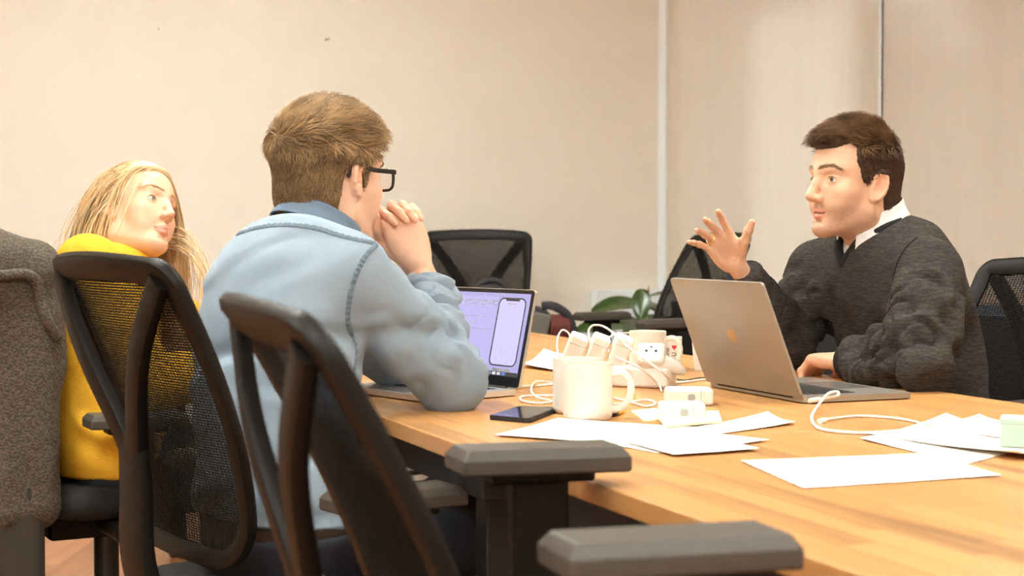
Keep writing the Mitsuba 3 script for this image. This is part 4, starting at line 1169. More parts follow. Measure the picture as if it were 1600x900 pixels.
def build_b():
    J = dict(spine=[V(.92, 3.45, .53), V(.912, 3.455, .64), V(.882, 3.445, .80), V(.832, 3.42, .95), V(.790, 3.40, 1.065)], neck=V(.790, 3.40, 1.06),
             fwd=unit(V(-.906, -.423, 0)), fwd0=unit(V(-.90, -.43, 0)),
             shL=V(.868, 3.235, .958), shR=V(.705, 3.565, .958), elL=V(.800, 3.055, .788), wrL=V(.705, 3.275, .768), elR=V(.612, 3.50, .80), wrR=V(.497, 3.385, .948))
    lf = V(.423, -.906, 0)
    pel = V(.92, 3.455, .53)
    for s, g in (('R', -1), ('L', 1)):
        J['hip' + s] = pel + lf * g * .09
        J['kn' + s] = J['hip' + s] + J['fwd'] * .42 + V(0, 0, -.02) + lf * g * .06
        J['an' + s] = V(J['kn' + s][0], J['kn' + s][1], .09) + J['fwd'] * (-.03)
        J['toe' + s] = J['an' + s] + J['fwd'] * .15
    k = thing('person', 'man in a dark grey V-neck sweater with white collar, raising his open hand', 'person')
    # head
    HM = head_field(HB_P).mesh(2)
    hc = skin_color(np.asarray(HM.vertices), HB_P, SKIN_B)
    hR, ho = head_frame(V(-0.915, -0.403, 0.0), 0, 3), at_y(1333, 285, 3.37)
    head = (moved(HM, ho, hR), hc)
    # raised right hand, palm to the camera
    mR, tR = hand_mesh('right', curl=((10, 10, 6), (14, 12, 8), (14, 14, 8), (8, 10, 6)), spread=(-3, 7, 15, 29), thumb=dict(out=37, up=14, bend=(-4, -4)), size=0.88)
    wr = J['wrR']
    d = unit(at_y(1112, 356, 3.31) - at_y(1150, 416, 3.37))
    nrm = unit(V(-0.05, -1, -0.12)); nrm = unit(nrm - d * (nrm @ d))
    RR = mat3(d, np.cross(nrm, d), nrm)
    wo = at_y(1150, 413, 3.37)
    J['wrR'] = wo - d * 0.02
    hR_ = (moved(mR, wo, RR), hand_color(np.asarray(mR.vertices), tR, SKIN_B))
    # resting left hand, curled, palm down
    mL, tL = hand_mesh('left', curl=((38, 45, 25), (42, 48, 28), (46, 50, 28), (48, 50, 28)), spread=(-6, -1, 4, 9), thumb=dict(out=28, up=18, bend=(12, 18)), size=0.95)
    wl = J['wrL']
    dl = unit(V(-0.50, 0.84, -0.06)); nl = unit(V(-0.15, -0.10, -1)); nl = unit(nl - dl * (nl @ dl))
    RL = mat3(dl, np.cross(nl, dl), nl)
    hL_ = (moved(mL, wl, RL), hand_color(np.asarray(mL.vertices), tL, SKIN_B))
    bm, bc = body_mesh(J, head, [hR_, hL_], SKIN_B)
    scene[k] = ply(bm, 'm_skin', smooth=True, color=bc)
    for m, c in eyes(HB_P, (2, 0)): part(k, 'eye', ply(moved(m, ho, hR), 'm_eye', smooth=True, color=c))
    m, c = brow_hairs(HM, HB_P, lin(140, 112, 86)); part(k, 'eyebrows', ply(moved(m, ho, hR), 'm_hair', color=c), label='brown eyebrows')
    m, c = hair_b(HM); part(k, 'hair', ply(moved(m, ho, hR), 'm_hair', smooth=True, color=c), label='short dark brown hair brushed up in front')
    # sweater
    lo, hi = jbounds(J, ['spine', 'shR', 'shL', 'elR', 'elL', 'wrR', 'wrL'], 0.17)
    F = Field(lo, hi, 0.005)
    torso(F, J, 0.005); shoulders(F, J, 0.006)
    for s in 'RL': arm(F, J, s, 0.009, to=0.97, k=0.009)
    for s in 'RL':
        dd = unit(J['wr' + s] - J['el' + s]); cut(F, J['el' + s] + (J['wr' + s] - J['el' + s]) * 0.95, dd, 0.07)
    halfspace_cut(F, V(0, 0, 0.50), V(0, 0, -1))
    nk = J['neck']; ax = unit(V(-.10, -.02, 1)); fw = J['fwd']
    VD, VW = 0.092, 0.058
    edge = []
    for q in np.linspace(1.0, 0.0, 8)[:-1]:
        edge.append(probe(F, nk + fw * 0.30 + lf * VW * (1 - q) - V(0, 0, VD * q), -fw))
    for th in np.linspace(60, 300, 15):
        a = math.radians(th); dv = math.cos(a) * fw + math.sin(a) * lf
        edge.append(probe(F, nk + fw * 0.006 + dv * 0.072 + V(0, 0, 0.14), V(0, 0, -1)))
    for q in np.linspace(0.0, 1.0, 8)[1:]:
        edge.append(probe(F, nk + fw * 0.30 - lf * VW * (1 - q) - V(0, 0, VD * q), -fw))
    edge = [e for e in edge if e is not None]
    F.cone(nk + fw * 0.006 - V(0, 0, 0.05), nk + ax * 0.16, 0.066, 0.075, 0.004, sub=True)
    def vee(P):
        q = P - nk.astype(np.float32)
        dn = -q[..., 2]
        return np.maximum(np.maximum(np.abs(q @ lf) - VW * (1 - dn / VD), -(q @ fw)), np.maximum(dn - VD, -dn - 0.06)).astype(np.float32)
    F.fun(vee, nk - 0.25, nk + 0.2, 0.0, sub=True)
    sw = F.mesh(2)
    def fold(P, N):
        o = limb_folds(P, J['elL'], J['wrL'], .024, 6, 3, 0.0, 0.75) + limb_folds(P, J['shL'], J['elL'], .022, 5.5, 8, 0.25, 1.05) + limb_folds(P, J['shR'], J['elR'], .017, 6, 5, 0.2, 1.05) + limb_folds(P, J['elR'], J['wrR'], .006, 7, 6, 0.0, 0.9)
        q = np.stack([P @ lf * 7 + P[:, 2] * 3, P[:, 2] * 5 - P @ lf * 4, P @ fw * 5], 1)
        n = meshkit.noise(q * 1.6, 12)
        low = sstep(1.0, 0.75, P[:, 2])
        q2 = np.stack([P @ lf * 14 + P[:, 2] * 1.0, P[:, 2] * 3, P @ fw * 8], 1)
        front = sstep(0.02, 0.08, (P - J['spine'][3]) @ fw) * sstep(1.06, 0.98, P[:, 2]) * sstep(0.13, 0.02, np.abs((P - nk) @ lf - 0.02))
        return o + 0.024 * (ridge(n, 1.4) - 0.5) * (0.35 + low) + front * 0.012 * (meshkit.noise(q2, 4) - 0.5)
    folds(sw, fold); relax(sw)
    part(k, 'sweater', ply(sw, 'm_sweater', smooth=True), label='dark charcoal V-neck sweater')
    cw = k + '__sweater'
    p_, n_ = on_surface(sw, spline([V(1432, 372, 0), V(1412, 392, 0), V(1398, 425, 0), V(1392, 465, 0), V(1396, 500, 0)], 50)[:, :2], 0.0006)
    if len(p_) > 8:
        for _ in range(3): p_[1:-1] = (p_[:-2] + 2 * p_[1:-1] + p_[2:]) / 4
        part(cw, 'armhole_seam', ply(tube(p_, 0.0022, 6), 'm_rib', smooth=True))
    for s in 'RL':
        dd = unit(J['wr' + s] - J['el' + s]); c1 = J['el' + s] + (J['wr' + s] - J['el' + s]) * 0.955
        pth = np.array([c1 - dd * 0.05, c1 - dd * 0.045, c1 - dd * 0.002, c1 + dd * 0.003])
        part(cw, 'cuff', ply(tube(pth, [0.043, 0.0445, 0.0425, 0.037], 28), 'm_rib', smooth=40))
    # neckline rib: a band along the edge
    loop = spline(edge, 120)
    sec = circle(1.0, 10) * V(0.0125, 0.0060)
    cen = nk + V(0, 0, -0.04)
    rb = tube(loop, 0.0095, 10)
    part(cw, 'neck_rib', ply(rb, 'm_rib', smooth=True))
    # white shirt: in the V and the collar
    F = Field(nk - 0.2, nk + 0.16, 0.005)
    torso(F, J, 0.000); shoulders(F, J, 0.000)
    halfspace_cut(F, nk + V(0, 0, -0.17), V(0, 0, -1))
    for g in (-1, 1): halfspace_cut(F, nk + lf * g * 0.12, lf * g)
    F.cone(nk + V(0, 0, -0.02), nk + ax * 0.13, 0.054, 0.06, 0.004, sub=True)
    sm = F.mesh(2)
    sk = part(k, 'shirt', ply(sm, 'm_white_shirt', smooth=True), label='white shirt under the sweater')
    part(sk, 'collar', ply(collar(nk + fw * 0.008 + V(0, 0, 0.032), unit(V(-.14, -.03, 1)), fw, r=0.065, height=0.038, fall=0.042, gap=24, flare=0.017, droop=0.056, tip=0.035, back_rise=-0.018), 'm_white_shirt', smooth=50))
    # trousers, shoes, ring
    F = Field(*jbounds(J, ['hipR', 'hipL', 'knR', 'knL', 'anR', 'anL'], 0.15), 0.009)
    torso(F, J, 0.006); legs(F, J, 0.006)
    halfspace_cut(F, V(0, 0, 0.62), V(0, 0, 1))
    part(k, 'trousers', ply(F.mesh(1), 'm_dark_trousers', smooth=True), label='dark trousers')
    for s in 'RL': part(k, 'shoe', ply(shoe(J, s), 'm_shoe', smooth=True))
    a, b = [wo + RR @ p for p in tR[2][:2]]
    c = a + (b - a) * 0.42; dd = unit(b - a)
    part(k, 'ring', ply(moved(trimesh.creation.torus(0.0102, 0.0014, major_sections=28, minor_sections=8), c, mat3(unit(np.cross(dd, V(0, 0, 1))), unit(np.cross(dd, unit(np.cross(dd, V(0, 0, 1))))), dd)), 'm_gold', smooth=True), label='gold ring')
    return k, J
def _heather(p, n, uv):
    t = fbm(p.x * 330, p.y * 330, p.z * 600, 2)
    s = noise(p.x * 80 + 5, p.y * 80, p.z * 300)
    return mix((0.024, 0.020, 0.018), (0.060, 0.051, 0.045), smoothstep(0.25, 0.85, 0.6 * t + 0.4 * s))
bsdf('m_sweater', mikit.proc(_heather), 0.9, sheen=0.3, specular=0.2)
bsdf('m_rib', (0.018, 0.017, 0.018), 0.9, sheen=0.3, specular=0.2)
bsdf('m_white_shirt', (0.74, 0.74, 0.76), 0.8, specular=0.2)
bsdf('m_dark_trousers', (0.02, 0.022, 0.03), 0.9)
bsdf('m_shoe', (0.03, 0.02, 0.015), 0.5)
bsdf('m_gold', (0.85, 0.6, 0.25), 0.25, metallic=1.0)
PB, JB = build_b()
def build_a():
    F0, R0 = unit(V(.819, .574, 0)), unit(V(.574, -.819, 0))
    L0 = -R0
    J = dict(spine=[V(-.37, 2.55, .52), V(-.385, 2.56, .62), V(-.405, 2.60, .76), V(-.395, 2.655, .90), V(-.352, 2.715, 1.035)], neck=V(-.352, 2.722, 1.045),
             fwd=F0, fwd0=unit(V(.85, .53, 0)),
             shR=V(-.275, 2.585, .965), shL=V(-.475, 2.875, .965), elR=V(-.108, 2.715, .783), wrR=V(-.150, 2.835, .985), elL=V(-.215, 3.075, .783), wrL=V(-.225, 2.965, .985))
    for s, g in (('R', -1), ('L', 1)):
        J['hip' + s] = V(-.37, 2.56, .53) + L0 * g * .09
        J['kn' + s] = J['hip' + s] + J['fwd0'] * .42 + L0 * g * .05 + V(0, 0, -.03)
        J['an' + s] = V(J['kn' + s][0], J['kn' + s][1], .09) - J['fwd0'] * .05
        J['toe' + s] = J['an' + s] + J['fwd0'] * .15
    k = thing('person', 'man in a light blue shirt seen from behind, hands clasped before his chin', 'person')
    HM = head_field(HA_P, 0.0021).mesh(2)
    hc = skin_color(np.asarray(HM.vertices), HA_P, SKIN_A)
    hR, ho = head_frame(V(.66, .75, 0), 0, -2), V(-.322, 2.762, 1.140)
    head = (moved(HM, ho, hR), hc)
    # clasped hands: palms together, fingers laced
    apex = V(-.222, 2.902, 1.062)
    hands = []
    cu = ((62, 62, 22), (66, 62, 22), (68, 60, 22), (66, 58, 20))
    ax_n = unit(V(-.42, .90, 0.0))                      # from the right palm to the left
    for s in 'RL':
        g = 1 if s == 'R' else -1
        n = ax_n * g
        mid = apex - ax_n * g * 0.017
        w = J['wr' + s]
        d = unit(V(-0.62, 0.10, 0.78) if s == 'R' else V(-0.10, -0.14, 0.98))
        d = unit(V(-0.42, -0.05, 0.90) + V(0, 0, 0))
        n = unit(n - d * (n @ d))
        m, t = hand_mesh('right' if s == 'R' else 'left', curl=cu, spread=(-5, -1, 4, 8), thumb=dict(out=34, up=22, bend=(18, 25)), size=0.97)
        R = mat3(d, np.cross(n, d), n)
        side = np.cross(n, d)
        o = mid - d * 0.088 - n * 0.006 + (V(0, 0, 0) if s == 'R' else unit(np.cross(ax_n, d)) * 0.010)
        J['wr' + s] = o - d * 0.01
        hands.append((moved(m, o, R), hand_color(np.asarray(m.vertices), t, SKIN_A)))
    bm, bc = body_mesh(J, head, hands, SKIN_A)
    scene[k] = ply(bm, 'm_skin', smooth=True, color=bc)
    for m, c in eyes(HA_P): part(k, 'eye', ply(moved(m, ho, hR), 'm_eye', smooth=True, color=c))
    m, c = brow_hairs(HM, HA_P, lin(120, 88, 58)); part(k, 'eyebrows', ply(moved(m, ho, hR), 'm_hair', color=c))
    m, c = hair_a(HM); part(k, 'hair', ply(moved(m, ho, hR), 'm_hair', smooth=True, color=c), label='tousled light brown hair')
    # glasses
    gm = []
    for s in (-1, 1):
        a = np.arange(28) * 2 * np.pi / 28
        y = np.sign(np.cos(a)) * np.abs(np.cos(a)) ** 0.62 * 0.0255; z = np.sign(np.sin(a)) * np.abs(np.sin(a)) ** 0.62 * 0.0185
        rim = np.stack([0.1005 - 0.10 * np.abs(y + s * 0.034) ** 2 * 8 * 0 - 0.12 * np.clip(s * y, 0, 1), y + s * 0.0340, z - 0.003], 1)
        gm.append(tube(rim, 0.0026, 8, closed=True))
        gm.append(sweep(spline([V(0.0965, s * 0.060, 0.010), V(0.086, s * 0.0735, 0.010), V(0.03, s * 0.0795, 0.010), V(-0.012, s * 0.0815, 0.016), V(-0.034, s * 0.082, -0.006)], 24), circle(1, 8) * V(0.0018, 0.0042), up=V(0, 0, 1)))
    gm.append(tube(spline([V(0.1005, -0.0105, 0.003), V(0.104, 0, 0.006), V(0.1005, 0.0105, 0.003)], 10), 0.0026, 8))
    gk = part(k, 'glasses', ply(moved(cat(gm), ho, hR), 'm_spectacle', smooth=40), label='dark framed glasses')
    for s in (-1, 1):
        ln = trimesh.creation.cylinder(1.0, 0.0016, sections=28); ln.vertices *= V(0.0245, 0.0175, 1)
        part(gk, 'lens', ply(moved(moved(ln, (0, 0, 0), mat3(V(0, 1, 0), V(0, 0, 1), V(1, 0, 0))), ho + hR @ V(0.0990, s * 0.034, -0.003), hR), 'm_glass'))
    # shirt
    lo, hi = jbounds(J, ['spine', 'shR', 'shL', 'elR', 'elL', 'wrR', 'wrL'], 0.18)
    F = Field(lo, hi, 0.0045)
    torso(F, J, 0.009); shoulders(F, J, 0.004)
    for s in 'RL': arm(F, J, s, 0.010, r=(0.058, 0.051, 0.047, 0.034), to=0.80, k=0.010)
    for s in 'RL':
        dd = unit(J['wr' + s] - J['el' + s]); cut(F, J['el' + s] + (J['wr' + s] - J['el' + s]) * 0.80, dd, 0.075)
    halfspace_cut(F, V(-.38, 2.56, .578), unit(V(-.02, -.01, -1)))
    nk = J['neck']
    F.cone(nk - V(0, 0, 0.01), nk + V(.04, .03, .14), 0.060, 0.07, 0.004, sub=True)
    sw = F.mesh(2)
    def fold(P, N):
        o = limb_folds(P, J['elR'], J['wrR'], .022, 7.5, 3, -0.05, 0.85) + limb_folds(P, J['shR'], J['elR'], .010, 4.5, 8, 0.1, 0.9, twist=2.0)
        o += limb_folds(P, J['elL'], J['wrL'], .010, 7, 5, 0.0, 0.85) + limb_folds(P, J['shL'], J['elL'], .007, 5, 6, 0.1, 1.0)
        x, z = P @ R0 - J['spine'][2] @ R0, P[:, 2]
        q = np.stack([x * 3.5 + z * 2.0, z * 9 - x * 4 + 0.4 * meshkit.noise(P * 9, 2), P @ F0 * 3], 1)
        n1 = ridge(meshkit.noise(q * 1.25, 12), 1.5) - 0.5
        low = sstep(0.70, 0.58, z)                       # bunching above the belt
        q2 = np.stack([x * 9, z * 26 + 1.2 * meshkit.noise(P * 14, 5), P @ F0 * 8], 1)
        n2 = ridge(meshkit.noise(q2, 31), 1.3) - 0.5
        blade = np.exp(-((z - 0.86 - 0.25 * (x - 0.10)) / 0.018) ** 2) * sstep(-0.16, 0.05, x) * sstep(0.30, 0.16, x)   # crease below the shoulder blade
        qa = np.stack([x * 5 - z * 10, z * 5 + x * 9, P @ F0 * 4], 1)
        pit = blob(P, J['shR'] + V(-.03, 0.0, -.12), (.14, .14, .14))
        n3 = ridge(meshkit.noise(qa * 1.8, 41), 1.3) - 0.5
        return o + 0.012 * n1 + 0.020 * low * n2 - 0.016 * blade + 0.024 * pit * n3 - 0.006 * np.exp(-((meshkit.noise(q * 1.1 + 3.3, 77) - 0.5) / 0.07) ** 2)
    folds(sw, fold); relax(sw)
    sk = part(k, 'shirt', ply(sw, 'm_denim', smooth=True), label='pale blue denim shirt with puckered seams')
    def seam(pix, w=0.010, lift=0.0015, n=90, amp=0.0014, nm='seam'):
        p, nn = on_surface(sw, spline([V(a, b, 0) for a, b in pix], n)[:, :2], lift)
        if len(p) < 6: return
        for _ in range(3): p[1:-1] = (p[:-2] + p[1:-1] * 2 + p[2:]) / 4; nn[1:-1] = (nn[:-2] + nn[1:-1] + nn[2:]) / 3
        nn /= np.linalg.norm(nn, axis=1, keepdims=True)
        t = np.gradient(p, axis=0); t /= np.linalg.norm(t, axis=1, keepdims=True)
        sd = np.cross(t, nn); sd /= np.linalg.norm(sd, axis=1, keepdims=True)
        s = np.r_[0, np.cumsum(np.linalg.norm(np.diff(p, axis=0), axis=1))]
        puck = amp * np.sin(s / 0.0105 * 2 * np.pi + 1.5 * np.sin(s * 90))
        rows = []
        for a, b in ((-0.5, -0.003), (-0.4, 0.0006), (-0.05, 0.0010), (0.0, -0.0008), (0.05, 0.0010), (0.4, 0.0006), (0.5, -0.003)):
            rows.append(p + sd * (a * w) + nn * (b + puck * (abs(a) < 0.45))[:, None])
        v = np.stack(rows, 1); kk = v.shape[1]
        i, j = np.meshgrid(np.arange(len(p) - 1), np.arange(kk - 1), indexing='ij')
        q = np.stack([i * kk + j, (i + 1) * kk + j, (i + 1) * kk + j + 1, i * kk + j + 1], -1).reshape(-1, 4)
        part(sk, nm, ply(trimesh.Trimesh(v.reshape(-1, 3), np.vstack([q[:, [0, 1, 2]], q[:, [0, 2, 3]]]), process=False), 'm_denim_seam', smooth=True))
    seam([(372, 366), (400, 357), (440, 352), (490, 356), (540, 371), (588, 381)], nm='yoke_seam')
    seam([(588, 382), (570, 402), (556, 430), (547, 462), (543, 500), (549, 520)], nm='armhole_seam')
    seam([(549, 520), (556, 545), (552, 580), (545, 620), (540, 660)], w=0.006, nm='side_seam')
    part(sk, 'collar', ply(collar(nk + V(.012, .010, .004), unit(V(.24, .20, 1)), unit(V(.74, .67, 0)), r=0.069, height=0.038, fall=0.036, gap=26, flare=0.017, droop=0.030, tip=0.03), 'm_denim_dark', smooth=50), label='darker blue folded collar')
    dd = unit(J['wrR'] - J['elR'])
    for s in 'RL':
        dd = unit(J['wr' + s] - J['el' + s]); c1 = J['el' + s] + (J['wr' + s] - J['el' + s]) * 0.80
        part(sk, 'cuff', ply(tube(np.array([c1 - dd * 0.052, c1 - dd * 0.048, c1 - dd * 0.002, c1 + dd * 0.004, c1 + dd * 0.002]), [0.046, 0.0485, 0.0465, 0.043, 0.036], 30), 'm_denim', smooth=40))
    # trousers, belt, shoes
    Ft = Field(*jbounds(J, ['hipR', 'hipL', 'knR', 'knL', 'anR', 'anL'], 0.16), 0.008)
    torso(Ft, J, 0.003); legs(Ft, J, 0.010)
    halfspace_cut(Ft, V(-.38, 2.56, .560), unit(V(-.05, -.02, 1)))
    tr = Ft.mesh(1)
    folds(tr, lambda P, N: 0.008 * (ridge(meshkit.noise(np.stack([P @ F0 * 9 + P[:, 2] * 10, P @ R0 * 14, P[:, 2] * 8], 1), 5), 1.3) - 0.5))
    part(k, 'trousers', ply(tr, 'm_jeans', smooth=True), label='dark navy trousers')
    Fb = Field(V(-.38, 2.56, .56) - V(.28, .28, .06), V(-.38, 2.56, .56) + V(.28, .28, .06), 0.005)
    torso(Fb, J, 0.0075)
    halfspace_cut(Fb, V(-.38, 2.56, .581), unit(V(-.02, -.01, 1))); halfspace_cut(Fb, V(-.38, 2.56, .541), unit(V(.02, .01, -1)))
    part(k, 'belt', ply(Fb.mesh(1), 'm_belt', smooth=40), label='dark brown leather belt')
    for s in 'RL': part(k, 'shoe', ply(shoe(J, s), 'm_shoe', smooth=True))
    return k, J
def _denim(p, n, uv):
    t = fbm(p.x * 420, p.y * 420, p.z * 900, 2)
    s = fbm(p.x * 9, p.y * 9, p.z * 9)
    return mix((0.19, 0.255, 0.335), (0.30, 0.37, 0.44), 0.5 * t + 0.5 * s)
bsdf('m_denim', mikit.proc(_denim), 0.85, sheen=0.2, specular=0.2)
bsdf('m_denim_seam', (0.15, 0.20, 0.255), 0.85, specular=0.2)
bsdf('m_denim_dark', (0.135, 0.19, 0.26), 0.85, specular=0.2)
bsdf('m_jeans', (0.014, 0.016, 0.024), 0.85, sheen=0.15)
bsdf('m_belt', (0.035, 0.020, 0.014), 0.45)
bsdf('m_spectacle', (0.012, 0.010, 0.010), 0.25)
PA, JA = build_a()
# ---------------------------------------------------------------- things on the table
bsdf('m_ceramic', (0.77, 0.72, 0.64), 0.18, specular=0.5, clearcoat=0.3)
bsdf('m_plastic_white', (0.76, 0.72, 0.66), 0.35)
bsdf('m_paper', (0.82, 0.79, 0.74), 0.9, specular=0.1)
bsdf('m_sticky', (0.86, 0.80, 0.52), 0.9, specular=0.1)
bsdf('m_black_gloss', (0.012, 0.012, 0.014), 0.08, specular=0.6)
bsdf('m_black_soft', (0.015, 0.015, 0.016), 0.6)
bsdf('m_space_grey', (0.40, 0.375, 0.345), 0.40, metallic=0.8)
bsdf('m_silver', (0.74, 0.72, 0.70), 0.32, metallic=0.8)
bsdf('m_key', (0.02, 0.02, 0.022), 0.5)
bsdf('m_gold_mark', (0.55, 0.37, 0.16), 0.35, metallic=0.8)
bsdf('m_print_dark', (0.05, 0.05, 0.055), 0.8)
bsdf('m_print_grey', (0.35, 0.36, 0.37), 0.8)
bsdf('m_print_red', (0.60, 0.03, 0.05), 0.7)
bsdf('m_print_blue', (0.30, 0.45, 0.55), 0.7)
bsdf('m_mint', (0.40, 0.52, 0.44), 0.7)
bsdf('m_pad_yellow', (0.75, 0.62, 0.02), 0.5)

# mugs
def mug_meshes(r=0.041, h=0.094):
    t = 0.0034
    prof = [(0, 0.0), (r * 0.80, 0.0), (r * 0.90, 0.0015), (r * 0.985, 0.006), (r, 0.012), (r, h - 0.0015), (r - t * 0.3, h), (r - t * 0.75, h), (r - t, h - 0.0015), (r - t, 0.010), (r * 0.8, 0.005), (0, 0.005)]
    body = lathe(prof, 64)
    p = spline([V(r - 0.002, 0, h * 0.80), V(r + 0.016, 0, h * 0.83), V(r + 0.029, 0, h * 0.66), V(r + 0.029, 0, h * 0.42), V(r + 0.016, 0, h * 0.22), V(r - 0.002, 0, h * 0.17)], 30)
    return ply(body, 'm_ceramic', smooth=40), ply(sweep(p, circle(1, 12) * V(0.0062, 0.0042), up=V(0, 1, 0)), 'm_ceramic', smooth=True)
MUG, MUGH = mug_meshes()
def mug(px, py, yaw, label):
    p = at_z(px, py)
    k = thing('mug', label, 'mug', 'white mugs on the table')
    tw = place((p[0], p[1], TABLE_Z), yaw)
    part(k, 'body', MUG, to_world=tw); part(k, 'handle', MUGH, to_world=tw)
mug(918, 655, -8, 'white ceramic mug in front, beside the black phone, its handle to the right')
mug(901, 645, 75, 'white ceramic mug half hidden behind the front mug')
mug(1012, 583, -5, 'white ceramic mug standing behind the power strip next to the small carton')
k = thing('paper_cup', 'white cup peeking out behind the raised lid of the grey laptop', 'cup')
p = at_z(1106, 578)
part(k, 'body', ply(lathe([(0, 0), (0.030, 0), (0.031, 0.002), (0.039, 0.092), (0.040, 0.094), (0.037, 0.094), (0.029, 0.004), (0, 0.004)], 40), 'm_plastic_white', smooth=40), to_world=place((p[0], p[1], TABLE_Z)))

# laptops (local frame: x from the hinge towards the user, y along the hinge, z up; the lid leans back along -x)
def laptop(name, label, origin, xdir, w, d, lid, lean, col, screen=None, logo=False):
    x = unit(V(xdir[0], xdir[1], 0)); y = np.cross(V(0, 0, 1), x)
    k = thing(name, label, 'laptop')
    R = mat3(x, y, V(0, 0, 1)); o = V(origin[0], origin[1], TABLE_Z)
    M = T([[R[0, 0], R[0, 1], 0, o[0]], [R[1, 0], R[1, 1], 0, o[1]], [0, 0, 1, o[2]], [0, 0, 0, 1]])
    pl = plate(rrect(d, w, 0.009, d / 2, 0), 0.0105, 0.0022)
    b = part(k, 'base', ply(pl, col, smooth=30), to_world=M)
    ks = []
    kw = (w * 0.80) / 14
    for r in range(6):
        for c in range(14):
            if r == 5 and 4 <= c <= 8:
                if c == 4: ks.append(rbox(0.0155, kw * 5 - 0.003, 0.0012, 0.0005, (0.032 + r * 0.0188, (6 - 6.5) * kw, 0.0130), 4))
                continue
            ks.append(box(0.032 + r * 0.0188 - (0.008 if r else 0.004), 0.032 + r * 0.0188 + (0.008 if r else 0.004), (c - 6.5) * kw - kw / 2 + 0.0015, (c - 6.5) * kw + kw / 2 - 0.0015, 0.0126, 0.0136))
    part(b, 'keyboard', ply(cat(ks), 'm_key'), label='black keys', to_world=M)
    part(b, 'trackpad', ply(plate(rrect(d * 0.36, w * 0.38, 0.004, d * 0.775, 0), 0.0004, 0.0127), 'm_trackpad'), to_world=M)
    fe = [moved(trimesh.creation.cylinder(0.006, 0.0022, sections=14), (a, c * w * 0.43, 0.0011)) for a in (0.02, d - 0.02) for c in (-1, 1)]
    part(b, 'foot', ply(cat(fe), 'm_black_soft'), to_world=M)
    a = math.radians(lean)
    up, nr = V(-math.sin(a), 0, math.cos(a)), V(math.cos(a), 0, math.sin(a))      # up the lid, towards the user
    Rl = mat3(V(0, 1, 0), up, nr)                                                  # lid frame: along the hinge, up, out of the screen
    Ml = M @ T([[Rl[i, 0], Rl[i, 1], Rl[i, 2], (-0.001, 0, 0.0135)[i]] for i in range(3)] + [[0, 0, 0, 1]])
    l = part(k, 'lid', ply(plate(rrect(w, lid, 0.008, 0, lid / 2), 0.0055, -0.0055), col, smooth=30), to_world=Ml)
    part(k, 'hinge', ply(moved(trimesh.creation.cylinder(0.0045, w * 0.78, sections=16), (0, 0, 0), mat3(V(1, 0, 0), V(0, 0, 1), V(0, -1, 0))), 'm_black_soft', smooth=30), to_world=M @ T().translate([0.001, 0, 0.0115]))
    part(l, 'bezel', ply(plate(rrect(w - 0.003, lid - 0.003, 0.007, 0, lid / 2), 0.0006, 0.0), 'm_black_gloss'), to_world=Ml)
    if logo:
        A = sg.Point(-0.0078, 0.001).buffer(0.0128, 24).union(sg.Point(0.0078, 0.001).buffer(0.0128, 24)).union(sg.Point(-0.0055, -0.008).buffer(0.0098, 20)).union(sg.Point(0.0055, -0.008).buffer(0.0098, 20))
        A = A.difference(sg.Point(0.0245, 0.0035).buffer(0.0098, 24)).difference(sg.Point(0, 0.0165).buffer(0.0042, 16)).difference(sg.Point(0, -0.0205).buffer(0.0040, 16)).buffer(-0.0008).buffer(0.0008)
        leaf = sg.Point(0.0, 0.0).buffer(0.0070, 20).intersection(sg.Point(0.0068, 0.0068).buffer(0.0070, 20))
        A = A.union(affinity.translate(leaf, 0.0003, 0.0142))
        m = plate(affinity.scale(A, -0.85, 0.85, origin=(0, 0)), 0.0003, 0)
        part(l, 'emblem', ply(moved(moved(m, (0, 0, 0)), (0, lid * 0.5, -0.0058)), 'm_gold_mark'), label='golden apple emblem with a bite', to_world=Ml)
    if screen: screen(k, l, Ml, w, lid)
    return k
bsdf('m_trackpad', (0.20, 0.19, 0.18), 0.3, metallic=0.6)
laptop('laptop', 'dark grey laptop with its lid towards the camera, before the man in the dark sweater',
       (0.5214 + (-0.345 * 0.349 / 2), 2.797 + 0.94 * 0.349 / 2 - 0.004), (0.927, 0.374), 0.349, 0.235, 0.224, 22, 'm_space_grey', logo=True)
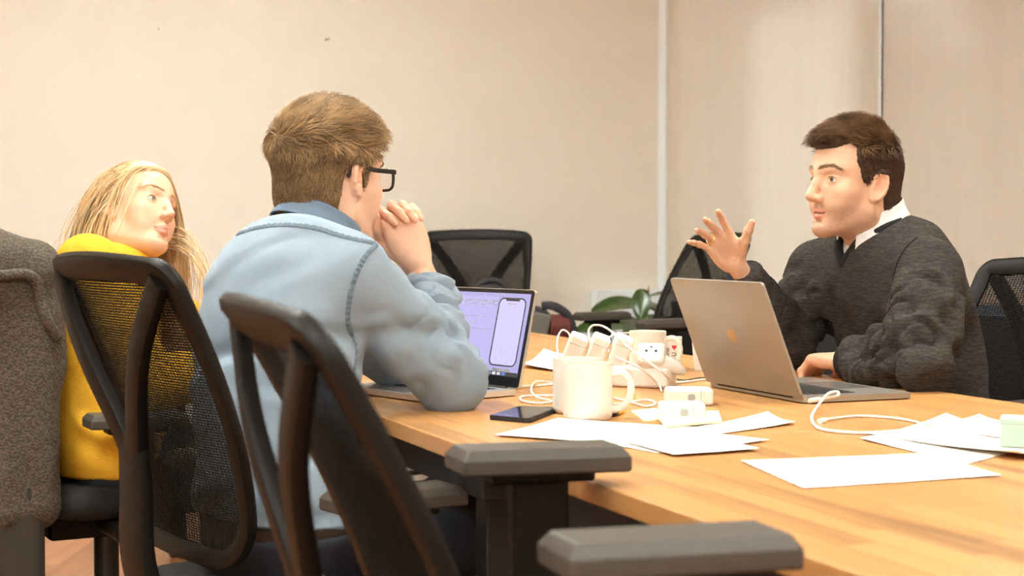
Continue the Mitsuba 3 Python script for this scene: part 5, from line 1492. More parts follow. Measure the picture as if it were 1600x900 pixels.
def screen_content(k, l, Ml, w, lid):
    W, H, y0 = w - 0.020, lid - 0.030, 0.021
    def emit(name, poly, z, rgb, t=0.00012, lab=None):
        q = plate(poly, t, z)
        scene[key_for(l + '__' + name)] = {**ply(q, 'm_black_soft'), 'to_world': Ml, 'emitter': {'type': 'area', 'radiance': {'type': 'rgb', 'value': list(rgb)}}}
    def flat(name, poly, z, mat, t=0.00012):
        part(l, name, ply(plate(poly, t, z), mat), to_world=Ml)
    R = lambda x0, y0_, x1, y1: sg.box(x0, y0_, x1, y1)
    X = lambda f: -W / 2 + f * W
    Y = lambda f: y0 + f * H
    LAV = np.array([0.40, 0.37, 0.66]) * 0.30
    emit('display', R(X(0), Y(0), X(1), Y(1)), 0.0007, LAV)
    zf = 0.0009
    # desktop: the user's left is +y for this frame mirrored, so fractions run from the user's left
    emit('window', R(X(0.02), Y(0.10), X(0.66), Y(0.955)), zf, LAV * 1.15)
    emit('phone_screen', rrect(0.275 * W, 0.80 * H, 0.012, X(0.82), Y(0.53)), zf + 0.0003, LAV * 1.45)
    ring = rrect(0.295 * W, 0.83 * H, 0.014, X(0.82), Y(0.53)).difference(rrect(0.273 * W, 0.797 * H, 0.0115, X(0.82), Y(0.53)))
    notch = rrect(0.15 * W, 0.040 * H, 0.003, X(0.82), Y(0.925))
    flat('phone_outline', ring.union(notch), zf + 0.0006, 'm_print_dark')
    bits = [R(X(0.02), Y(0.895), X(0.66), Y(0.905)), R(X(0.02), Y(0.845), X(0.66), Y(0.850))]
    rng = np.random.default_rng(3)
    for f in np.linspace(0.05, 0.6, 14): bits.append(R(X(f), Y(0.865), X(f + 0.006 + 0.02 * rng.random()), Y(0.880)))
    for row, a, b in ((0.70, 0.32, 0.58), (0.62, 0.30, 0.46), (0.545, 0.34, 0.63)): bits.append(R(X(a), Y(row), X(b), Y(row + 0.006)))
    for f in np.linspace(0.5, 0.72, 7): bits.append(sg.Point(X(f), Y(0.975)).buffer(0.0009, 6))
    bits.append(R(X(0.775), Y(0.865), X(0.865), Y(0.877)))
    for a, b in ((0.80, 0.43), (0.74, 0.33), (0.86, 0.33), (0.80, 0.27), (0.88, 0.22), (0.75, 0.21), (0.80, 0.16), (0.75, 0.155), (0.87, 0.155)): bits.append(sg.Point(X(a), Y(b)).buffer(0.0009, 6))
    bits.append(R(X(0.72), Y(0.055), X(0.92), Y(0.085)))
    part(l, 'screen_text', ply(plate(sg.MultiPolygon(bits), 0.00012, zf + 0.0008), 'm_print_grey'), kind='stuff', to_world=Ml)
    flat('dock', R(X(0.0), Y(0.0), X(1.0), Y(0.050)), zf + 0.0002, 'm_print_dark')
    for i in range(12):
        c = [(0.5, 0.12, 0.08), (0.55, 0.35, 0.06), (0.2, 0.2, 0.24), (0.55, 0.55, 0.62), (0.5, 0.5, 0.56), (0.1, 0.2, 0.5)][i % 6]
        emit('dock_icon', rrect(0.038 * W, 0.034 * H, 0.001, X(0.30 + i * 0.05), Y(0.026)), zf + 0.0005, np.array(c) * 0.35)
laptop('laptop', 'silver laptop with a lit lavender screen in front of the man in the blue shirt',
       (0.0145 - 0.63 * 0.152 - 0.775 * 0.004, 2.94 + 0.775 * 0.152 - 0.63 * 0.004), (-0.775, -0.63), 0.304, 0.212, 0.192, 13, 'm_silver', screen=screen_content)

# phone
def quad_pts(px): return [at_z(a, b) for a, b in px]
def slab(px, t, z, r=0.0):
    q = [p[:2] for p in quad_pts(px)]
    pg = sg.Polygon(q)
    if r: pg = pg.buffer(-r).buffer(r, 8)
    return pg
pg = slab([(764, 656), (812, 641), (873, 643), (827, 662)], 0.007, TABLE_Z, 0.008)
k = thing('smartphone', 'black smartphone lying face up beside the elbow of the man in blue', 'phone')
part(k, 'case', ply(plate(pg, 0.0075, TABLE_Z + 0.0002), 'm_black_soft', smooth=30))
part(k, 'glass', ply(plate(pg.buffer(-0.0025), 0.0006, TABLE_Z + 0.0076), 'm_black_gloss'))

# paper
def sheet(px, label, z=0.0, curl=(0, 0, 0, 0), seed=0, wav=0.0012, mat='m_paper', name='paper_sheet', category='paper', group='loose sheets of paper', t=0.00035):
    a, b, c, d = quad_pts(px)
    def fn(u, v):
        u_, v_ = u[:, None], v[:, None]
        p = a * (1 - u_) * (1 - v_) + b * u_ * (1 - v_) + c * u_ * v_ + d * (1 - u_) * v_
        h = z + 0.0006 + wav * meshkit.noise(np.stack([u * 2.3, v * 1.9, 0 * u], 1) + seed, seed)
        w = [((1 - u) * (1 - v)) ** 3, (u * (1 - v)) ** 3, (u * v) ** 3, ((1 - u) * v) ** 3]
        for k_, c_ in zip(w, curl): h = h + k_ * c_
        return np.c_[p[:, :2], TABLE_Z + h]
    return solo(name, ply(thick(grid_sheet(fn, 16, 14), t), mat, smooth=60), label, category, group)
sheet([(1157.5, 721.6), (1454.5, 710.5), (1565.5, 745), (1255, 764.5)], 'blank white sheet lying alone nearest the camera', 0.0, (0.001, 0.0015, 0.001, 0.001), 1)
sheet([(1202, 691), (1075, 672), (905, 688), (1030, 709)], 'white sheet under the others, its tip pointing at the grey laptop', 0.0, (0.003, 0, 0, 0), 2)
sheet([(773, 683), (872, 657), (1144, 673), (1065, 702)], 'white sheet beside the phone, partly under the foreground armrest', 0.0012, (0.001, 0.002, 0.0, 0.0), 3)
sheet([(1053, 715), (1187, 706), (1078, 677), (944, 686)], 'small white sheet on top of the pile in the middle', 0.0028, (0.0005, 0.001, 0.0, 0.0), 4)
sheet([(1062, 673), (1200, 650), (1243, 664), (1128, 679)], 'curled white sheet in front of the white charger blocks', 0.0010, (0, 0.006, 0.004, 0.0), 5)
sheet([(1344, 688), (1478, 656), (1640, 692), (1512, 726)], 'white sheet at the right edge, lowest of the pile by the mint green box', 0.0, (0.002, 0.010, 0, 0.0), 6)
sheet([(1346, 679), (1485, 668), (1655, 712), (1590, 722)], 'white sheet on top of the pile by the mint green box', 0.0022, (0.001, 0.004, 0.0, 0.012), 7)
sheet([(1440, 668), (1530, 660), (1600, 672), (1560, 690)], 'folded white sheet leaning against the mint green box', 0.004, (0.0, 0.009, 0.0, 0.0), 8, wav=0.004)
sheet([(815, 575), (850, 553), (905, 560), (872, 582)], 'crumpled white paper between the silver laptop and the plugs', 0.001, (0.004, 0.010, 0.004, 0.0), 9, wav=0.006)
sheet([(252, 534), (262, 514), (322, 516), (318, 536)], 'white paper at the far end of the table behind the man in blue', 0.004, (0, 0, 0, 0), 10)
for i, (q, lab) in enumerate((([(986, 643), (1024, 639), (1046, 655), (1006, 659)], 'pale yellow sticky note beside the front mug'),
                              ([(1026, 655), (1122, 648), (1128, 664), (1040, 672)], 'pale yellow note pad lying in front of the charger blocks'))):
    pgm = slab(q, 0, 0)
    solo('sticky_note', ply(plate(pgm, 0.002 + 0.002 * i, TABLE_Z + 0.0035 * i), 'm_sticky'), lab, 'sticky note', 'sticky notes')

# mint box at the right edge
k = thing('box', 'small pale mint green box at the right edge on the papers', 'box')
p = at_z(1592, 703)
bm_ = mat3(unit(V(0.94, -0.34, 0)), unit(V(0.34, 0.94, 0)), V(0, 0, 1))
part(k, 'body', ply(moved(rbox(0.09, 0.06, 0.034, 0.002), p + V(0.025, 0.01, 0.0215), bm_), 'm_mint', smooth=30))
part(k, 'lid', ply(moved(rbox(0.0925, 0.0625, 0.008, 0.002), p + V(0.025, 0.01, 0.0405), bm_), 'm_mint', smooth=30))

# carton with barcode
k = thing('carton', 'small white carton with a barcode and a red mark behind the mug handle', 'carton')
p = at_z(1050, 578)
f = unit(V(-0.30, -0.95, 0)); rr_ = unit(np.cross(f, V(0, 0, 1))) * 1.0
if rr_[0] < 0: rr_ = -rr_
Rc = mat3(rr_, V(0, 0, 1), np.cross(rr_, V(0, 0, 1)))
part(k, 'body', ply(moved(rbox(0.040, 0.076, 0.030, 0.0015), p + V(0, 0, 0.038), Rc), 'm_plastic_white', smooth=30))
o = p - np.cross(rr_, V(0, 0, 1)) * 0 + V(0, 0, 0.0)
out = np.cross(rr_, V(0, 0, 1)); out = out if out @ f > 0 else -out
Rc2 = mat3(rr_, V(0, 0, 1), out)
def on_carton(poly, mat, nm): part(k, nm, ply(moved(plate(poly, 0.0003, 0.0), p + out * 0.01505, Rc2), mat))
on_carton(sg.MultiPolygon([sg.box(-0.012, 0.014 + i * 0.0022, -0.003, 0.014 + i * 0.0022 + (0.0013 if i % 3 else 0.0008)) for i in range(17)]), 'm_print_dark', 'barcode')
heart = sg.Polygon([(0.008, 0.046), (0.0025, 0.053), (0.003, 0.057), (0.006, 0.058), (0.008, 0.0555), (0.010, 0.058), (0.013, 0.057), (0.0135, 0.053)])
on_carton(heart, 'm_print_red', 'red_mark')
lt = meshkit.text_mesh('C U', 0.010, 0.0003)
part(k, 'lettering', ply(moved(moved(lt, (0, 0, 0), rot((0, 0, 1), 90)), p + out * 0.0151 + rr_ * 0.013 + V(0, 0, 0.018), Rc2), 'm_print_dark'))
on_carton(sg.box(-0.0195, 0.001, 0.0195, 0.010), 'm_print_blue', 'blue_band')

# power strip with chargers
SP0, SP1 = at_z(905, 600), at_z(1040, 606)
sd = unit(SP1 - SP0); sw_ = np.cross(V(0, 0, 1), sd)
k = thing('power_strip', 'white multi socket power strip in the middle of the table', 'power strip')
Rs = mat3(sd, sw_, V(0, 0, 1))
L_ = float(np.linalg.norm(SP1 - SP0)) + 0.03
mid_ = (SP0 + SP1) / 2
part(k, 'body', ply(moved(rbox(L_, 0.058, 0.042, 0.008), mid_ + V(0, 0, 0.0212), Rs), 'm_plastic_white', smooth=40))
for i in range(5):
    c = mid_ + sd * ((i - 2) * L_ * 0.19) + V(0, 0, 0.0424)
    so = part(k, 'socket', ply(moved(trimesh.creation.cylinder(0.0195, 0.0016, sections=28), c, Rs), 'm_plastic_white', smooth=30))
    part(so, 'holes', ply(cat([moved(trimesh.creation.cylinder(0.0026, 0.0008, sections=10), c + sw_ * s * 0.0095 + V(0, 0, 0.0011)) for s in (-1, 1)]), 'm_print_dark'))
def charger(p, d, size, label, name='charger_block', group='white charger blocks', marks=False, flat=False):
    x = unit(d); y = unit(np.cross(V(0, 0, 1) if abs(x[2]) < 0.9 else V(1, 0, 0), x)); z = np.cross(x, y)
    k = thing(name, label, 'charger', group)
    R = mat3(x, y, z)
    part(k, 'body', ply(moved(rbox(size[0], size[1], size[2], 0.006, seg=12), p, R), 'm_plastic_white', smooth=40))
    part(k, 'seam', ply(moved(rbox(0.0012, size[1] + 0.0006, size[2] + 0.0006, 0.0058, (size[0] * 0.22, 0, 0), 12), p, R), 'm_print_grey', smooth=40))
    if marks: part(k, 'print', ply(moved(plate(rrect(0.013, 0.012, 0.004), 0.0003, 0), p + R @ V(size[0] * 0.02, -size[1] / 2 - 0.0003, 0), R @ mat3(V(1, 0, 0), V(0, 0, 1), V(0, -1, 0))), 'm_print_grey'), label='faint grey print')
    return k
for i, (a, lab) in enumerate(((-0.105, 'white plug adapter leaning on the power strip, furthest left'), (-0.055, 'white plug adapter on the power strip, second from the left'), (-0.005, 'white plug adapter on the power strip, third from the left'))):
    c = mid_ + sd * a + sw_ * 0.004 + V(0, 0, 0.072)
    charger(c, V(0, 0, 1) + sd * 0.42, (0.062, 0.046, 0.036), lab, 'plug_adapter', 'plug adapters on the power strip')
k = thing('socket_cube', 'white round socket adapter with dark pin holes at the near end of the power strip', 'plug')
c = at_z(1018, 606) + V(0, 0, 0.062)
fd = unit(V(-0.12, -0.80, 0.58))
Rf = mat3(unit(np.cross(V(0, 0, 1), fd)), np.cross(fd, unit(np.cross(V(0, 0, 1), fd))), fd)
part(k, 'body', ply(moved(rbox(0.056, 0.050, 0.040, 0.010, seg=14), c, Rf), 'm_plastic_white', smooth=40))
part(k, 'pin_holes', ply(cat([moved(trimesh.creation.cylinder(0.0028, 0.0008, sections=12), c + Rf @ V(s * 0.0095, 0.002, 0.0202), Rf) for s in (-1, 1)] + [moved(box(-0.003, 0.003, 0.010, 0.012, 0.0199, 0.0205), c, Rf)]), 'm_print_dark'))
part(k, 'plug', ply(moved(tube(np.array([V(0.02, -0.01, -0.005), V(0.05, -0.018, -0.012), V(0.066, -0.024, -0.020)]), [0.017, 0.014, 0.006], 16), c, Rf), 'm_plastic_white', smooth=40))
tdir = unit(at_z(1117, 626) - at_z(1030, 626))
charger(at_z(1076, 632) + V(0, 0, 0.0155), tdir, (0.084, 0.060, 0.030), 'white charger block with a seam, the rear one of the pair', marks=True)
charger(at_z(1065, 656) + V(0, 0, 0.0150), tdir, (0.074, 0.056, 0.029), 'white charger block lying on the yellow pad, the front one of the pair', marks=True)

# cables
def cable(pts, r, label, mat='m_plastic_white', plug=None, group='white cables on the table'):
    """pts: (px, py, height above the table)"""
    P3 = [at_z(a, b, TABLE_Z + h) for a, b, h in pts]
    path = spline(P3, 14 * len(P3))
    path[:, 2] = np.maximum(path[:, 2], TABLE_Z + r)
    k = thing('cable', label, 'cable', group)
    part(k, 'cord', ply(tube(path, r, 9), mat, smooth=True))
    if plug:
        for e in plug:
            a, b = (path[0], path[1]) if e == 0 else (path[-1], path[-2])
            d = unit(a - b)
            part(k, 'connector', ply(tube(np.array([a - d * 0.018, a - d * 0.017, a + d * 0.006, a + d * 0.0065]), [0.003, 0.0048, 0.0048, 0.003], 12), mat, smooth=40))
cable([(1268, 626, .006), (1292, 622, .012), (1309, 618, .020), (1308, 612, .026), (1293, 616, .022), (1276, 637, .010), (1268, 654, .003), (1280, 669, .003), (1315, 675, .003), (1365, 677, .003), (1410, 676, .003)], 0.0027, 'thick white charging cable looping from the grey laptop towards the papers', plug=(0,))
cable([(1283, 658, .004), (1300, 654, .003), (1345, 650, .003), (1395, 653, .003), (1430, 659, .003), (1442, 666, .003)], 0.0024, 'white cable end lying in an arc inside the thick loop', plug=(0,))
cable([(893, 532, .085), (888, 520, .095), (878, 516, .098), (871, 530, .085), (872, 552, .060), (884, 575, .030), (900, 600, .006)], 0.0021, 'thin white cable looping over the left plug adapter')
cable([(922, 535, .085), (920, 516, .105), (930, 508, .115), (950, 514, .110), (985, 545, .080), (1030, 578, .045), (1062, 606, .004)], 0.0024, 'white cable arching over the plugs to the charger blocks')
cable([(985, 520, .085), (958, 523, .085), (947, 540, .070), (962, 557, .060), (1000, 575, .045), (1028, 600, .010), (1034, 612, .002)], 0.0021, 'white cable curling beside the third plug adapter')
cable([(806, 604, .006), (835, 603, .003), (870, 600, .003), (905, 603, .003)], 0.0026, 'white cable plugged into the silver laptop', plug=(0,))
cable([(866, 598, .003), (838, 596, .012), (830, 608, .016), (838, 620, .006), (862, 627, .003), (840, 630, .003), (815, 626, .003), (818, 619, .003), (858, 618, .003), (885, 617, .003)], 0.0022, 'white cable coiled in loose loops left of the mugs')
cable([(958, 632, .003), (985, 629, .003), (1010, 635, .003), (1024, 630, .003), (1012, 625, .003), (985, 627, .003), (960, 622, .003)], 0.0022, 'white cable looping out behind the front mug')
cable([(1050, 599, .003), (1075, 596, .003), (1102, 593, .003), (1125, 594, .003)], 0.0026, 'white cable running under the lid of the grey laptop')
cable([(1048, 590, .002), (1070, 594, .002), (1095, 590, .002), (1112, 592, .002)], 0.0012, 'thin black cable beside the grey laptop', 'm_black_soft', group=None)
k = thing('marker_pen', 'small yellow and black marker beside the handle of the front mug', 'pen')
p0, p1 = at_z(962, 650), at_z(974, 645)
d = unit(p1 - p0)
part(k, 'barrel', ply(tube(np.array([p0 + V(0, 0, .006), p0 + d * .045 + V(0, 0, .006)]), 0.0055, 14), 'm_pad_yellow', smooth=40))
part(k, 'cap', ply(tube(np.array([p0 - d * .016 + V(0, 0, .006), p0 + V(0, 0, .006)]), 0.0058, 14), 'm_black_soft', smooth=40))
k = thing('pen', 'black pen at the far end of the table behind the man in blue', 'pen')
p0, p1 = at_z(282, 533), at_z(296, 530)
part(k, 'barrel', ply(tube(np.array([p0 + V(0, 0, .005), p1 + V(0, 0, .005)]), 0.005, 12), 'm_black_soft', smooth=40))
k = thing('pouch', 'small black pouch on the table behind the elbow of the man in blue', 'pouch')
p = at_z(612, 584)
part(k, 'body', ply(moved(rbox(0.13, 0.07, 0.045, 0.018, seg=14), p + V(-0.02, 0.05, 0.023), rot((0, 0, 1), 120)), 'm_black_soft', smooth=40))
part(k, 'zip', ply(moved(rbox(0.10, 0.006, 0.004, 0.0015), p + V(-0.02, 0.05, 0.046), rot((0, 0, 1), 120)), 'm_print_grey', smooth=40))
def build_c():
    F0 = unit(V(.86, .50, 0)); L0 = V(-.50, .86, 0)
    J = dict(spine=[V(-.91, 3.50, .53), V(-.925, 3.51, .64), V(-.935, 3.52, .78), V(-.915, 3.54, .90), V(-.885, 3.575, .975)], neck=V(-.885, 3.575, .98),
             fwd=unit(V(.88, .40, 0)), fwd0=F0,
             shR=V(-.93, 3.42, .968), shL=V(-.895, 3.735, .865), elR=V(-.79, 3.42, .70), wrR=V(-.62, 3.55, .755), elL=V(-.72, 3.83, .78), wrL=V(-.55, 3.72, .765))
    for s, g in (('R', -1), ('L', 1)):
        J['hip' + s] = V(-.91, 3.50, .53) + L0 * g * .085
        J['kn' + s] = J['hip' + s] + F0 * .42 + L0 * g * .03 + V(0, 0, -.03)
        J['an' + s] = V(J['kn' + s][0], J['kn' + s][1], .09) - F0 * .04
        J['toe' + s] = J['an' + s] + F0 * .14
    k = thing('person', 'blonde woman in a mustard yellow sweater leaning over and watching from the far end', 'person')
    HM = head_field(HC_P).mesh(2)
    hc = skin_color(np.asarray(HM.vertices), HC_P, SKIN_C)
    hR, ho = head_frame(V(.90, -.42, .02), -25, 14), at_y(211, 334, 3.555)
    head = (moved(HM, ho, hR), hc)
    hands = []
    for s in 'RL':
        m, t = hand_mesh('right' if s == 'R' else 'left', curl=((20, 25, 12),) * 4, size=0.88)
        d = unit(V(.85, .5, -.05)); n = unit(V(0, 0, -1)); n = unit(n - d * (n @ d))
        hands.append((moved(m, J['wr' + s], mat3(d, np.cross(n, d), n)), hand_color(np.asarray(m.vertices), t, SKIN_C)))
    bm, bc = body_mesh(J, head, hands, SKIN_C, 0.86, FEMALE)
    scene[k] = ply(bm, 'm_skin', smooth=True, color=bc)
    for m, c in eyes(HC_P, (4, 3), (0.20, 0.26, 0.30)): part(k, 'eye', ply(moved(m, ho, hR), 'm_eye', smooth=True, color=c))
    m, c = brow_hairs(HM, HC_P, lin(186, 146, 104), n=110, thickness=0.0024); part(k, 'eyebrows', ply(moved(m, ho, hR), 'm_hair', color=c))
    col = [(J['neck'] - V(0, 0, .06), J['shR'], .072), (J['neck'] - V(0, 0, .06), J['shL'], .07), (J['spine'][2], J['spine'][4], .10)]
    m, c = long_hair(HM, (hR, ho), col_c, LINE_C, colliders=col)
    part(k, 'hair', ply(m, 'm_hair', smooth=True, color=c), label='long straight blonde hair')
    lo, hi = jbounds(J, ['spine', 'shR', 'shL', 'elR', 'elL', 'wrR', 'wrL'], 0.17)
    F = Field(lo, hi, 0.006)
    torso(F, J, 0.014, FEMALE); shoulders(F, J, 0.010, 0.86)
    for s in 'RL': arm(F, J, s, 0.012, 0.86, to=0.95)
    for s in 'RL':
        dd = unit(J['wr' + s] - J['el' + s]); cut(F, J['el' + s] + (J['wr' + s] - J['el' + s]) * 0.92, dd, 0.06)
    halfspace_cut(F, V(0, 0, 0.51), V(0, 0, -1))
    nk = J['neck']
    F.cone(nk - V(0, 0, 0.02), nk + V(.02, 0, .14), 0.062, 0.085, 0.006, sub=True)
    sw = F.mesh(2)
    folds(sw, lambda P, N: 0.012 * (ridge(meshkit.noise(np.stack([P[:, 0] * 6, P[:, 1] * 6, P[:, 2] * 12 + P[:, 0] * 6], 1) * 1.3, 7), 1.3) - 0.5))
    part(k, 'sweater', ply(sw, 'm_yellow', smooth=True), label='mustard yellow sweater')
    F = Field(*jbounds(J, ['hipR', 'hipL', 'knR', 'knL', 'anR', 'anL'], 0.15), 0.01)
    torso(F, J, 0.006, FEMALE); legs(F, J, 0.004, 0.92)
    halfspace_cut(F, V(0, 0, 0.60), V(0, 0, 1))
    part(k, 'trousers', ply(F.mesh(1), 'm_dark_trousers', smooth=True))
    for s in 'RL': part(k, 'shoe', ply(shoe(J, s), 'm_plastic_white', smooth=True))
    return k, J
def _knit(p, n, uv):
    return mix((0.66, 0.33, 0.022), (0.80, 0.44, 0.04), fbm(p.x * 180, p.y * 180, p.z * 260, 2))
bsdf('m_yellow', mikit.proc(_knit), 0.9, sheen=0.3, specular=0.2)
PC, JC = build_c()
# ---------------------------------------------------------------- jacket, backpack, plant
def _felt(p, n, uv):
    t = fbm(p.x * 300, p.y * 300, p.z * 300, 2)
    return mix((0.055, 0.044, 0.034), (0.125, 0.104, 0.083), smoothstep(0.25, 0.8, t))
bsdf('m_felt', mikit.proc(_felt), 0.95, sheen=0.4, specular=0.1)
bsdf('m_lining', (0.035, 0.028, 0.022), 0.8)
def build_jacket():
    k = thing('jacket', 'grey woollen jacket hung over the chair back at the left edge', 'jacket')
    F = Field((-0.56, -0.42, 0.36), (0.0, 0.42, 1.16), 0.0065)
    def rb(c, h, r):
        c, h = np.array(c, np.float32), np.array(h, np.float32)
        def fn(P):
            q = np.abs(P - c) - (h - r)
            return np.sqrt((np.maximum(q, 0) ** 2).sum(-1)) + np.minimum(q.max(-1), 0) - r
        return fn, c - h, c + h
    for c, h, r, kk in (((-0.375, -0.01, 0.69), (0.060, 0.265, 0.34), 0.05, 0.02), ((-0.275, -0.225, 0.71), (0.115, 0.055, 0.29), 0.05, 0.05), ((-0.20, 0.0, 0.87), (0.05, 0.25, 0.15), 0.04, 0.05)):
        fn, lo, hi = rb(c, np.array(h), r); F.fun(fn, lo, hi, kk)
    F.cone((-0.31, -0.235, 0.965), (-0.31, 0.235, 0.965), 0.088, 0.088, 0.05)
    F.ell((-0.375, 0.02, 1.015), (0.10, 0.20, 0.066), 0.05)
    F.cone((-0.37, -0.20, 0.97), (-0.385, -0.275, 0.60), 0.060, 0.045, 0.03)
    m = F.mesh(2)
    def fold(P, N):
        q = np.stack([P[:, 1] * 11 + P[:, 0] * 5, P[:, 2] * 2.0, P[:, 0] * 9], 1)
        low = sstep(0.98, 0.80, P[:, 2])
        q2 = np.stack([P[:, 1] * 5, P[:, 2] * 13 - P[:, 1] * 8, P[:, 0] * 6], 1)
        return 0.020 * low * (ridge(meshkit.noise(q, 3), 1.3) - 0.5) + 0.015 * (1 - low) * (ridge(meshkit.noise(q2, 9), 1.3) - 0.5) + 0.006 * (meshkit.noise(P * 22, 4) - 0.5)
    folds(m, fold)
    c = W_POS
    yaw = math.radians(90 - W_DIR)
    R = rot((0, 0, 1), math.degrees(yaw))
    mw = moved(m, (c[0], c[1], 0), R)
    part(k, 'body', ply(mw, 'm_felt', smooth=True))
    # hem of the hanging hood: a rolled edge over the back panel
    p, nn = on_surface(mw, spline([V(-40, 425, 0), V(0, 430, 0), V(35, 428, 0), V(55, 440, 0), V(62, 470, 0), V(72, 500, 0), V(88, 528, 0)], 60)[:, :2], 0.004)
    if len(p) > 8:
        for _ in range(4): p[1:-1] = (p[:-2] + 2 * p[1:-1] + p[2:]) / 4
        part(k, 'hood_edge', ply(tube(p, 0.012, 10), 'm_felt', smooth=True))
    Fl = Field((-0.56, -0.36, 0.12), (-0.1, 0.36, 0.62), 0.009)
    fn, lo, hi = rb((-0.30, -0.01, 0.36), np.array((0.115, 0.268, 0.20)), 0.04); Fl.fun(fn, lo, hi, 0.0)
    part(k, 'lining', ply(moved(Fl.mesh(1), (c[0], c[1], 0), R), 'm_lining', smooth=True), label='darker lining below the hem')
build_jacket()

bsdf('m_bag', (0.030, 0.032, 0.040), 0.8, sheen=0.2)
bsdf('m_bag_grey', (0.13, 0.125, 0.11), 0.8)
bsdf('m_maroon', (0.14, 0.035, 0.03), 0.8)
def build_bag():
    k = thing('backpack', 'dark backpack with a ribbed maroon pocket on the far chair seat', 'backpack')
    o = V(-0.02, 5.83, 0.545)
    F = Field(o - V(.26, .2, .01), o + V(.34, .2, .40), 0.008)
    F.ell(o + V(-.06, 0, .12), (.16, .11, .20), 0.03); F.ell(o + V(.10, -.02, .10), (.10, .09, .13), 0.04); F.ell(o + V(.0, 0, .03), (.20, .12, .06), 0.03)
    halfspace_cut(F, o + V(0, 0, .003), V(0, 0, -1))
    m = F.mesh(1); folds(m, lambda P, N: 0.012 * (meshkit.noise(P * 18, 3) - 0.5))
    part(k, 'body', ply(m, 'm_bag', smooth=True))
    part(k, 'handle', ply(tube(spline([o + V(-.12, -.02, .285), o + V(-.09, -.03, .32), o + V(-.03, -.03, .325), o + V(.02, -.02, .28)], 24), 0.010, 10), 'm_bag', smooth=True))
    ribs = [tube(spline([o + V(.165 + i * .012, -.09, .12), o + V(.172 + i * .012, -.105, .16), o + V(.168 + i * .011, -.09, .20)], 12), 0.0085, 8) for i in range(6)]
    part(k, 'pocket', ply(cat(ribs), 'm_maroon', smooth=True), label='ribbed maroon side pocket')
    part(k, 'strap', ply(sweep(spline([o + V(.13, -.10, .235), o + V(.17, -.11, .235), o + V(.225, -.10, .20), o + V(.25, -.09, .12), o + V(.255, -.08, .02)], 26), circle(1, 8) * V(.016, .006), up=V(0, -1, 0)), 'm_bag', smooth=True))
    part(k, 'flap', ply(moved(rbox(.075, .02, .12, .01, seg=12), o + V(.118, -.105, .15), rot((0, 1, 0), 14)), 'm_bag_grey', smooth=40), label='grey flap')
build_bag()

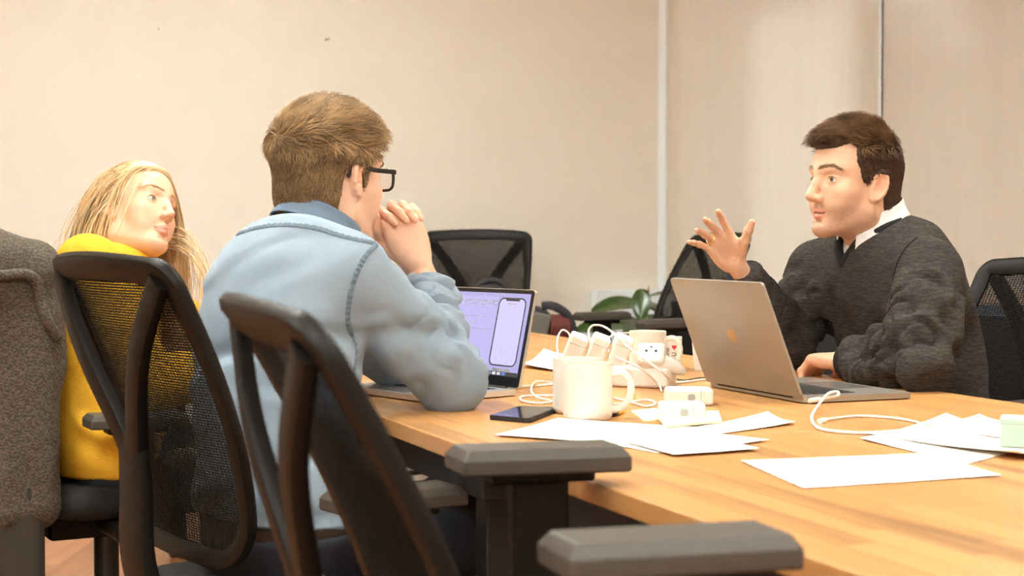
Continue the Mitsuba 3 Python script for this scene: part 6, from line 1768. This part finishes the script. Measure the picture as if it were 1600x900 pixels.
# rubber plant
def _leaf_col(p, n, uv):
    t = fbm(p.x * 30, p.y * 30, p.z * 30)
    return mix((0.018, 0.050, 0.012), (0.045, 0.105, 0.022), t)
scene['m_leaf'] = {'type': 'twosided', 'bsdf': {'type': 'principled', 'base_color': mikit.proc(_leaf_col), 'roughness': 0.22, 'specular': 0.6}}
bsdf('m_rib_leaf', (0.12, 0.20, 0.05), 0.4)
bsdf('m_stem', (0.09, 0.10, 0.04), 0.6)
bsdf('m_bud', (0.28, 0.10, 0.05), 0.5)
bsdf('m_soil', (0.03, 0.02, 0.015), 0.95)
def build_plant():
    k = thing('rubber_plant', 'rubber plant with large glossy dark leaves in the corner between the far chairs', 'plant')
    base = V(0.555, 6.45, 0)
    part(k, 'pot', ply(moved(lathe([(0, 0), (0.11, 0), (0.115, 0.01), (0.145, 0.26), (0.150, 0.28), (0.140, 0.28), (0.132, 0.25), (0, 0.25)], 40), base), bsdf('m_pot', (0.6, 0.6, 0.58), 0.5), smooth=40))
    part(k, 'soil', ply(moved(trimesh.creation.cylinder(0.131, 0.012, sections=32), base + V(0, 0, 0.255)), 'm_soil'))
    top = at_y(1012, 478, 6.42)
    stem = spline([base + V(0, 0, .25), base + V(.02, -.01, .48), base + V(.05, -.03, .70), top], 30)
    part(k, 'stem', ply(tube(stem, np.linspace(0.010, 0.006, len(stem)), 8), 'm_stem', smooth=True))
    part(k, 'bud', ply(tube(np.array([top, top + V(.002, 0, .045), top + V(.004, 0, .085)]), [0.008, 0.006, 0.001], 8), 'm_bud', smooth=True), label='reddish leaf bud')
    def leaf(root, tip, w, up, bend):
        root, tip = np.asarray(root, float), np.asarray(tip, float)
        d = tip - root; L = np.linalg.norm(d); d = d / L
        n = unit(np.asarray(up, float) - d * (np.asarray(up) @ d)); s = np.cross(d, n)
        def fn(u, v):
            t = u; wd = w * np.sin(np.pi * np.clip(t * 0.94 + 0.05, 0, 1)) ** 0.62 * (1 - 0.25 * t)
            wd = np.where(t < 0.02, 0.002, wd)
            x = (v - 0.5) * 2
            return root + np.outer(t * L, d) + np.outer(x * wd, s) + np.outer(bend * np.sin(np.pi * t) + 0.16 * w * np.abs(x) ** 1.5 * 1.0, n)
        lf = part(k, 'leaf', ply(thick(grid_sheet(fn, 26, 11), 0.0012), 'm_leaf', smooth=60))
        mid = root + np.outer(np.linspace(0, 1, 20) * L, d) + np.outer(bend * np.sin(np.pi * np.linspace(0, 1, 20)) + 0.001, n)
        part(lf, 'midrib', ply(tube(mid, np.linspace(0.003, 0.0012, 20), 6), 'm_rib_leaf', smooth=True))
    C = lambda px, py, y: at_y(px, py, y)
    leaf(C(1000, 476, 6.40), C(924, 488, 6.28), .055, V(.1, -.5, .8), .018)
    leaf(C(1003, 452, 6.20), C(1001, 503, 6.15), .044, V(-.15, -1, .15), .008)
    leaf(C(1006, 468, 6.42), C(1048, 459, 6.30), .032, V(.1, -.5, .8), .008)
    leaf(C(1009, 470, 6.42), C(1036, 495, 6.25), .030, V(.4, -.7, .5), .008)
    leaf(C(1000, 505, 6.42), C(896, 521, 6.22), .062, V(.05, -.6, .8), .020)
    leaf(C(1000, 505, 6.42), C(975, 535, 6.15), .060, V(.3, -.7, .6), .015)
    leaf(C(1008, 500, 6.45), C(1052, 512, 6.55), .042, V(.2, -.5, .8), .012)
    leaf(C(1004, 490, 6.45), C(1022, 520, 6.3), .030, V(.2, -.7, .5), .01)
build_plant()
# low white radiator by the corner, on the plain wall
rk = thing('radiator', 'low white panel on the cream wall behind the rubber plant', 'radiator')
part(rk, 'panel', ply(left_slab(0.03, 0.34, 0.10, 0.80, -0.07, -0.02), 'm_bluish_white', smooth=False))
part(rk, 'grille', ply(cat([left_slab(0.05 + i * 0.028, 0.063 + i * 0.028, 0.14, 0.76, -0.076, -0.069) for i in range(10)]), 'm_bluish_white'))
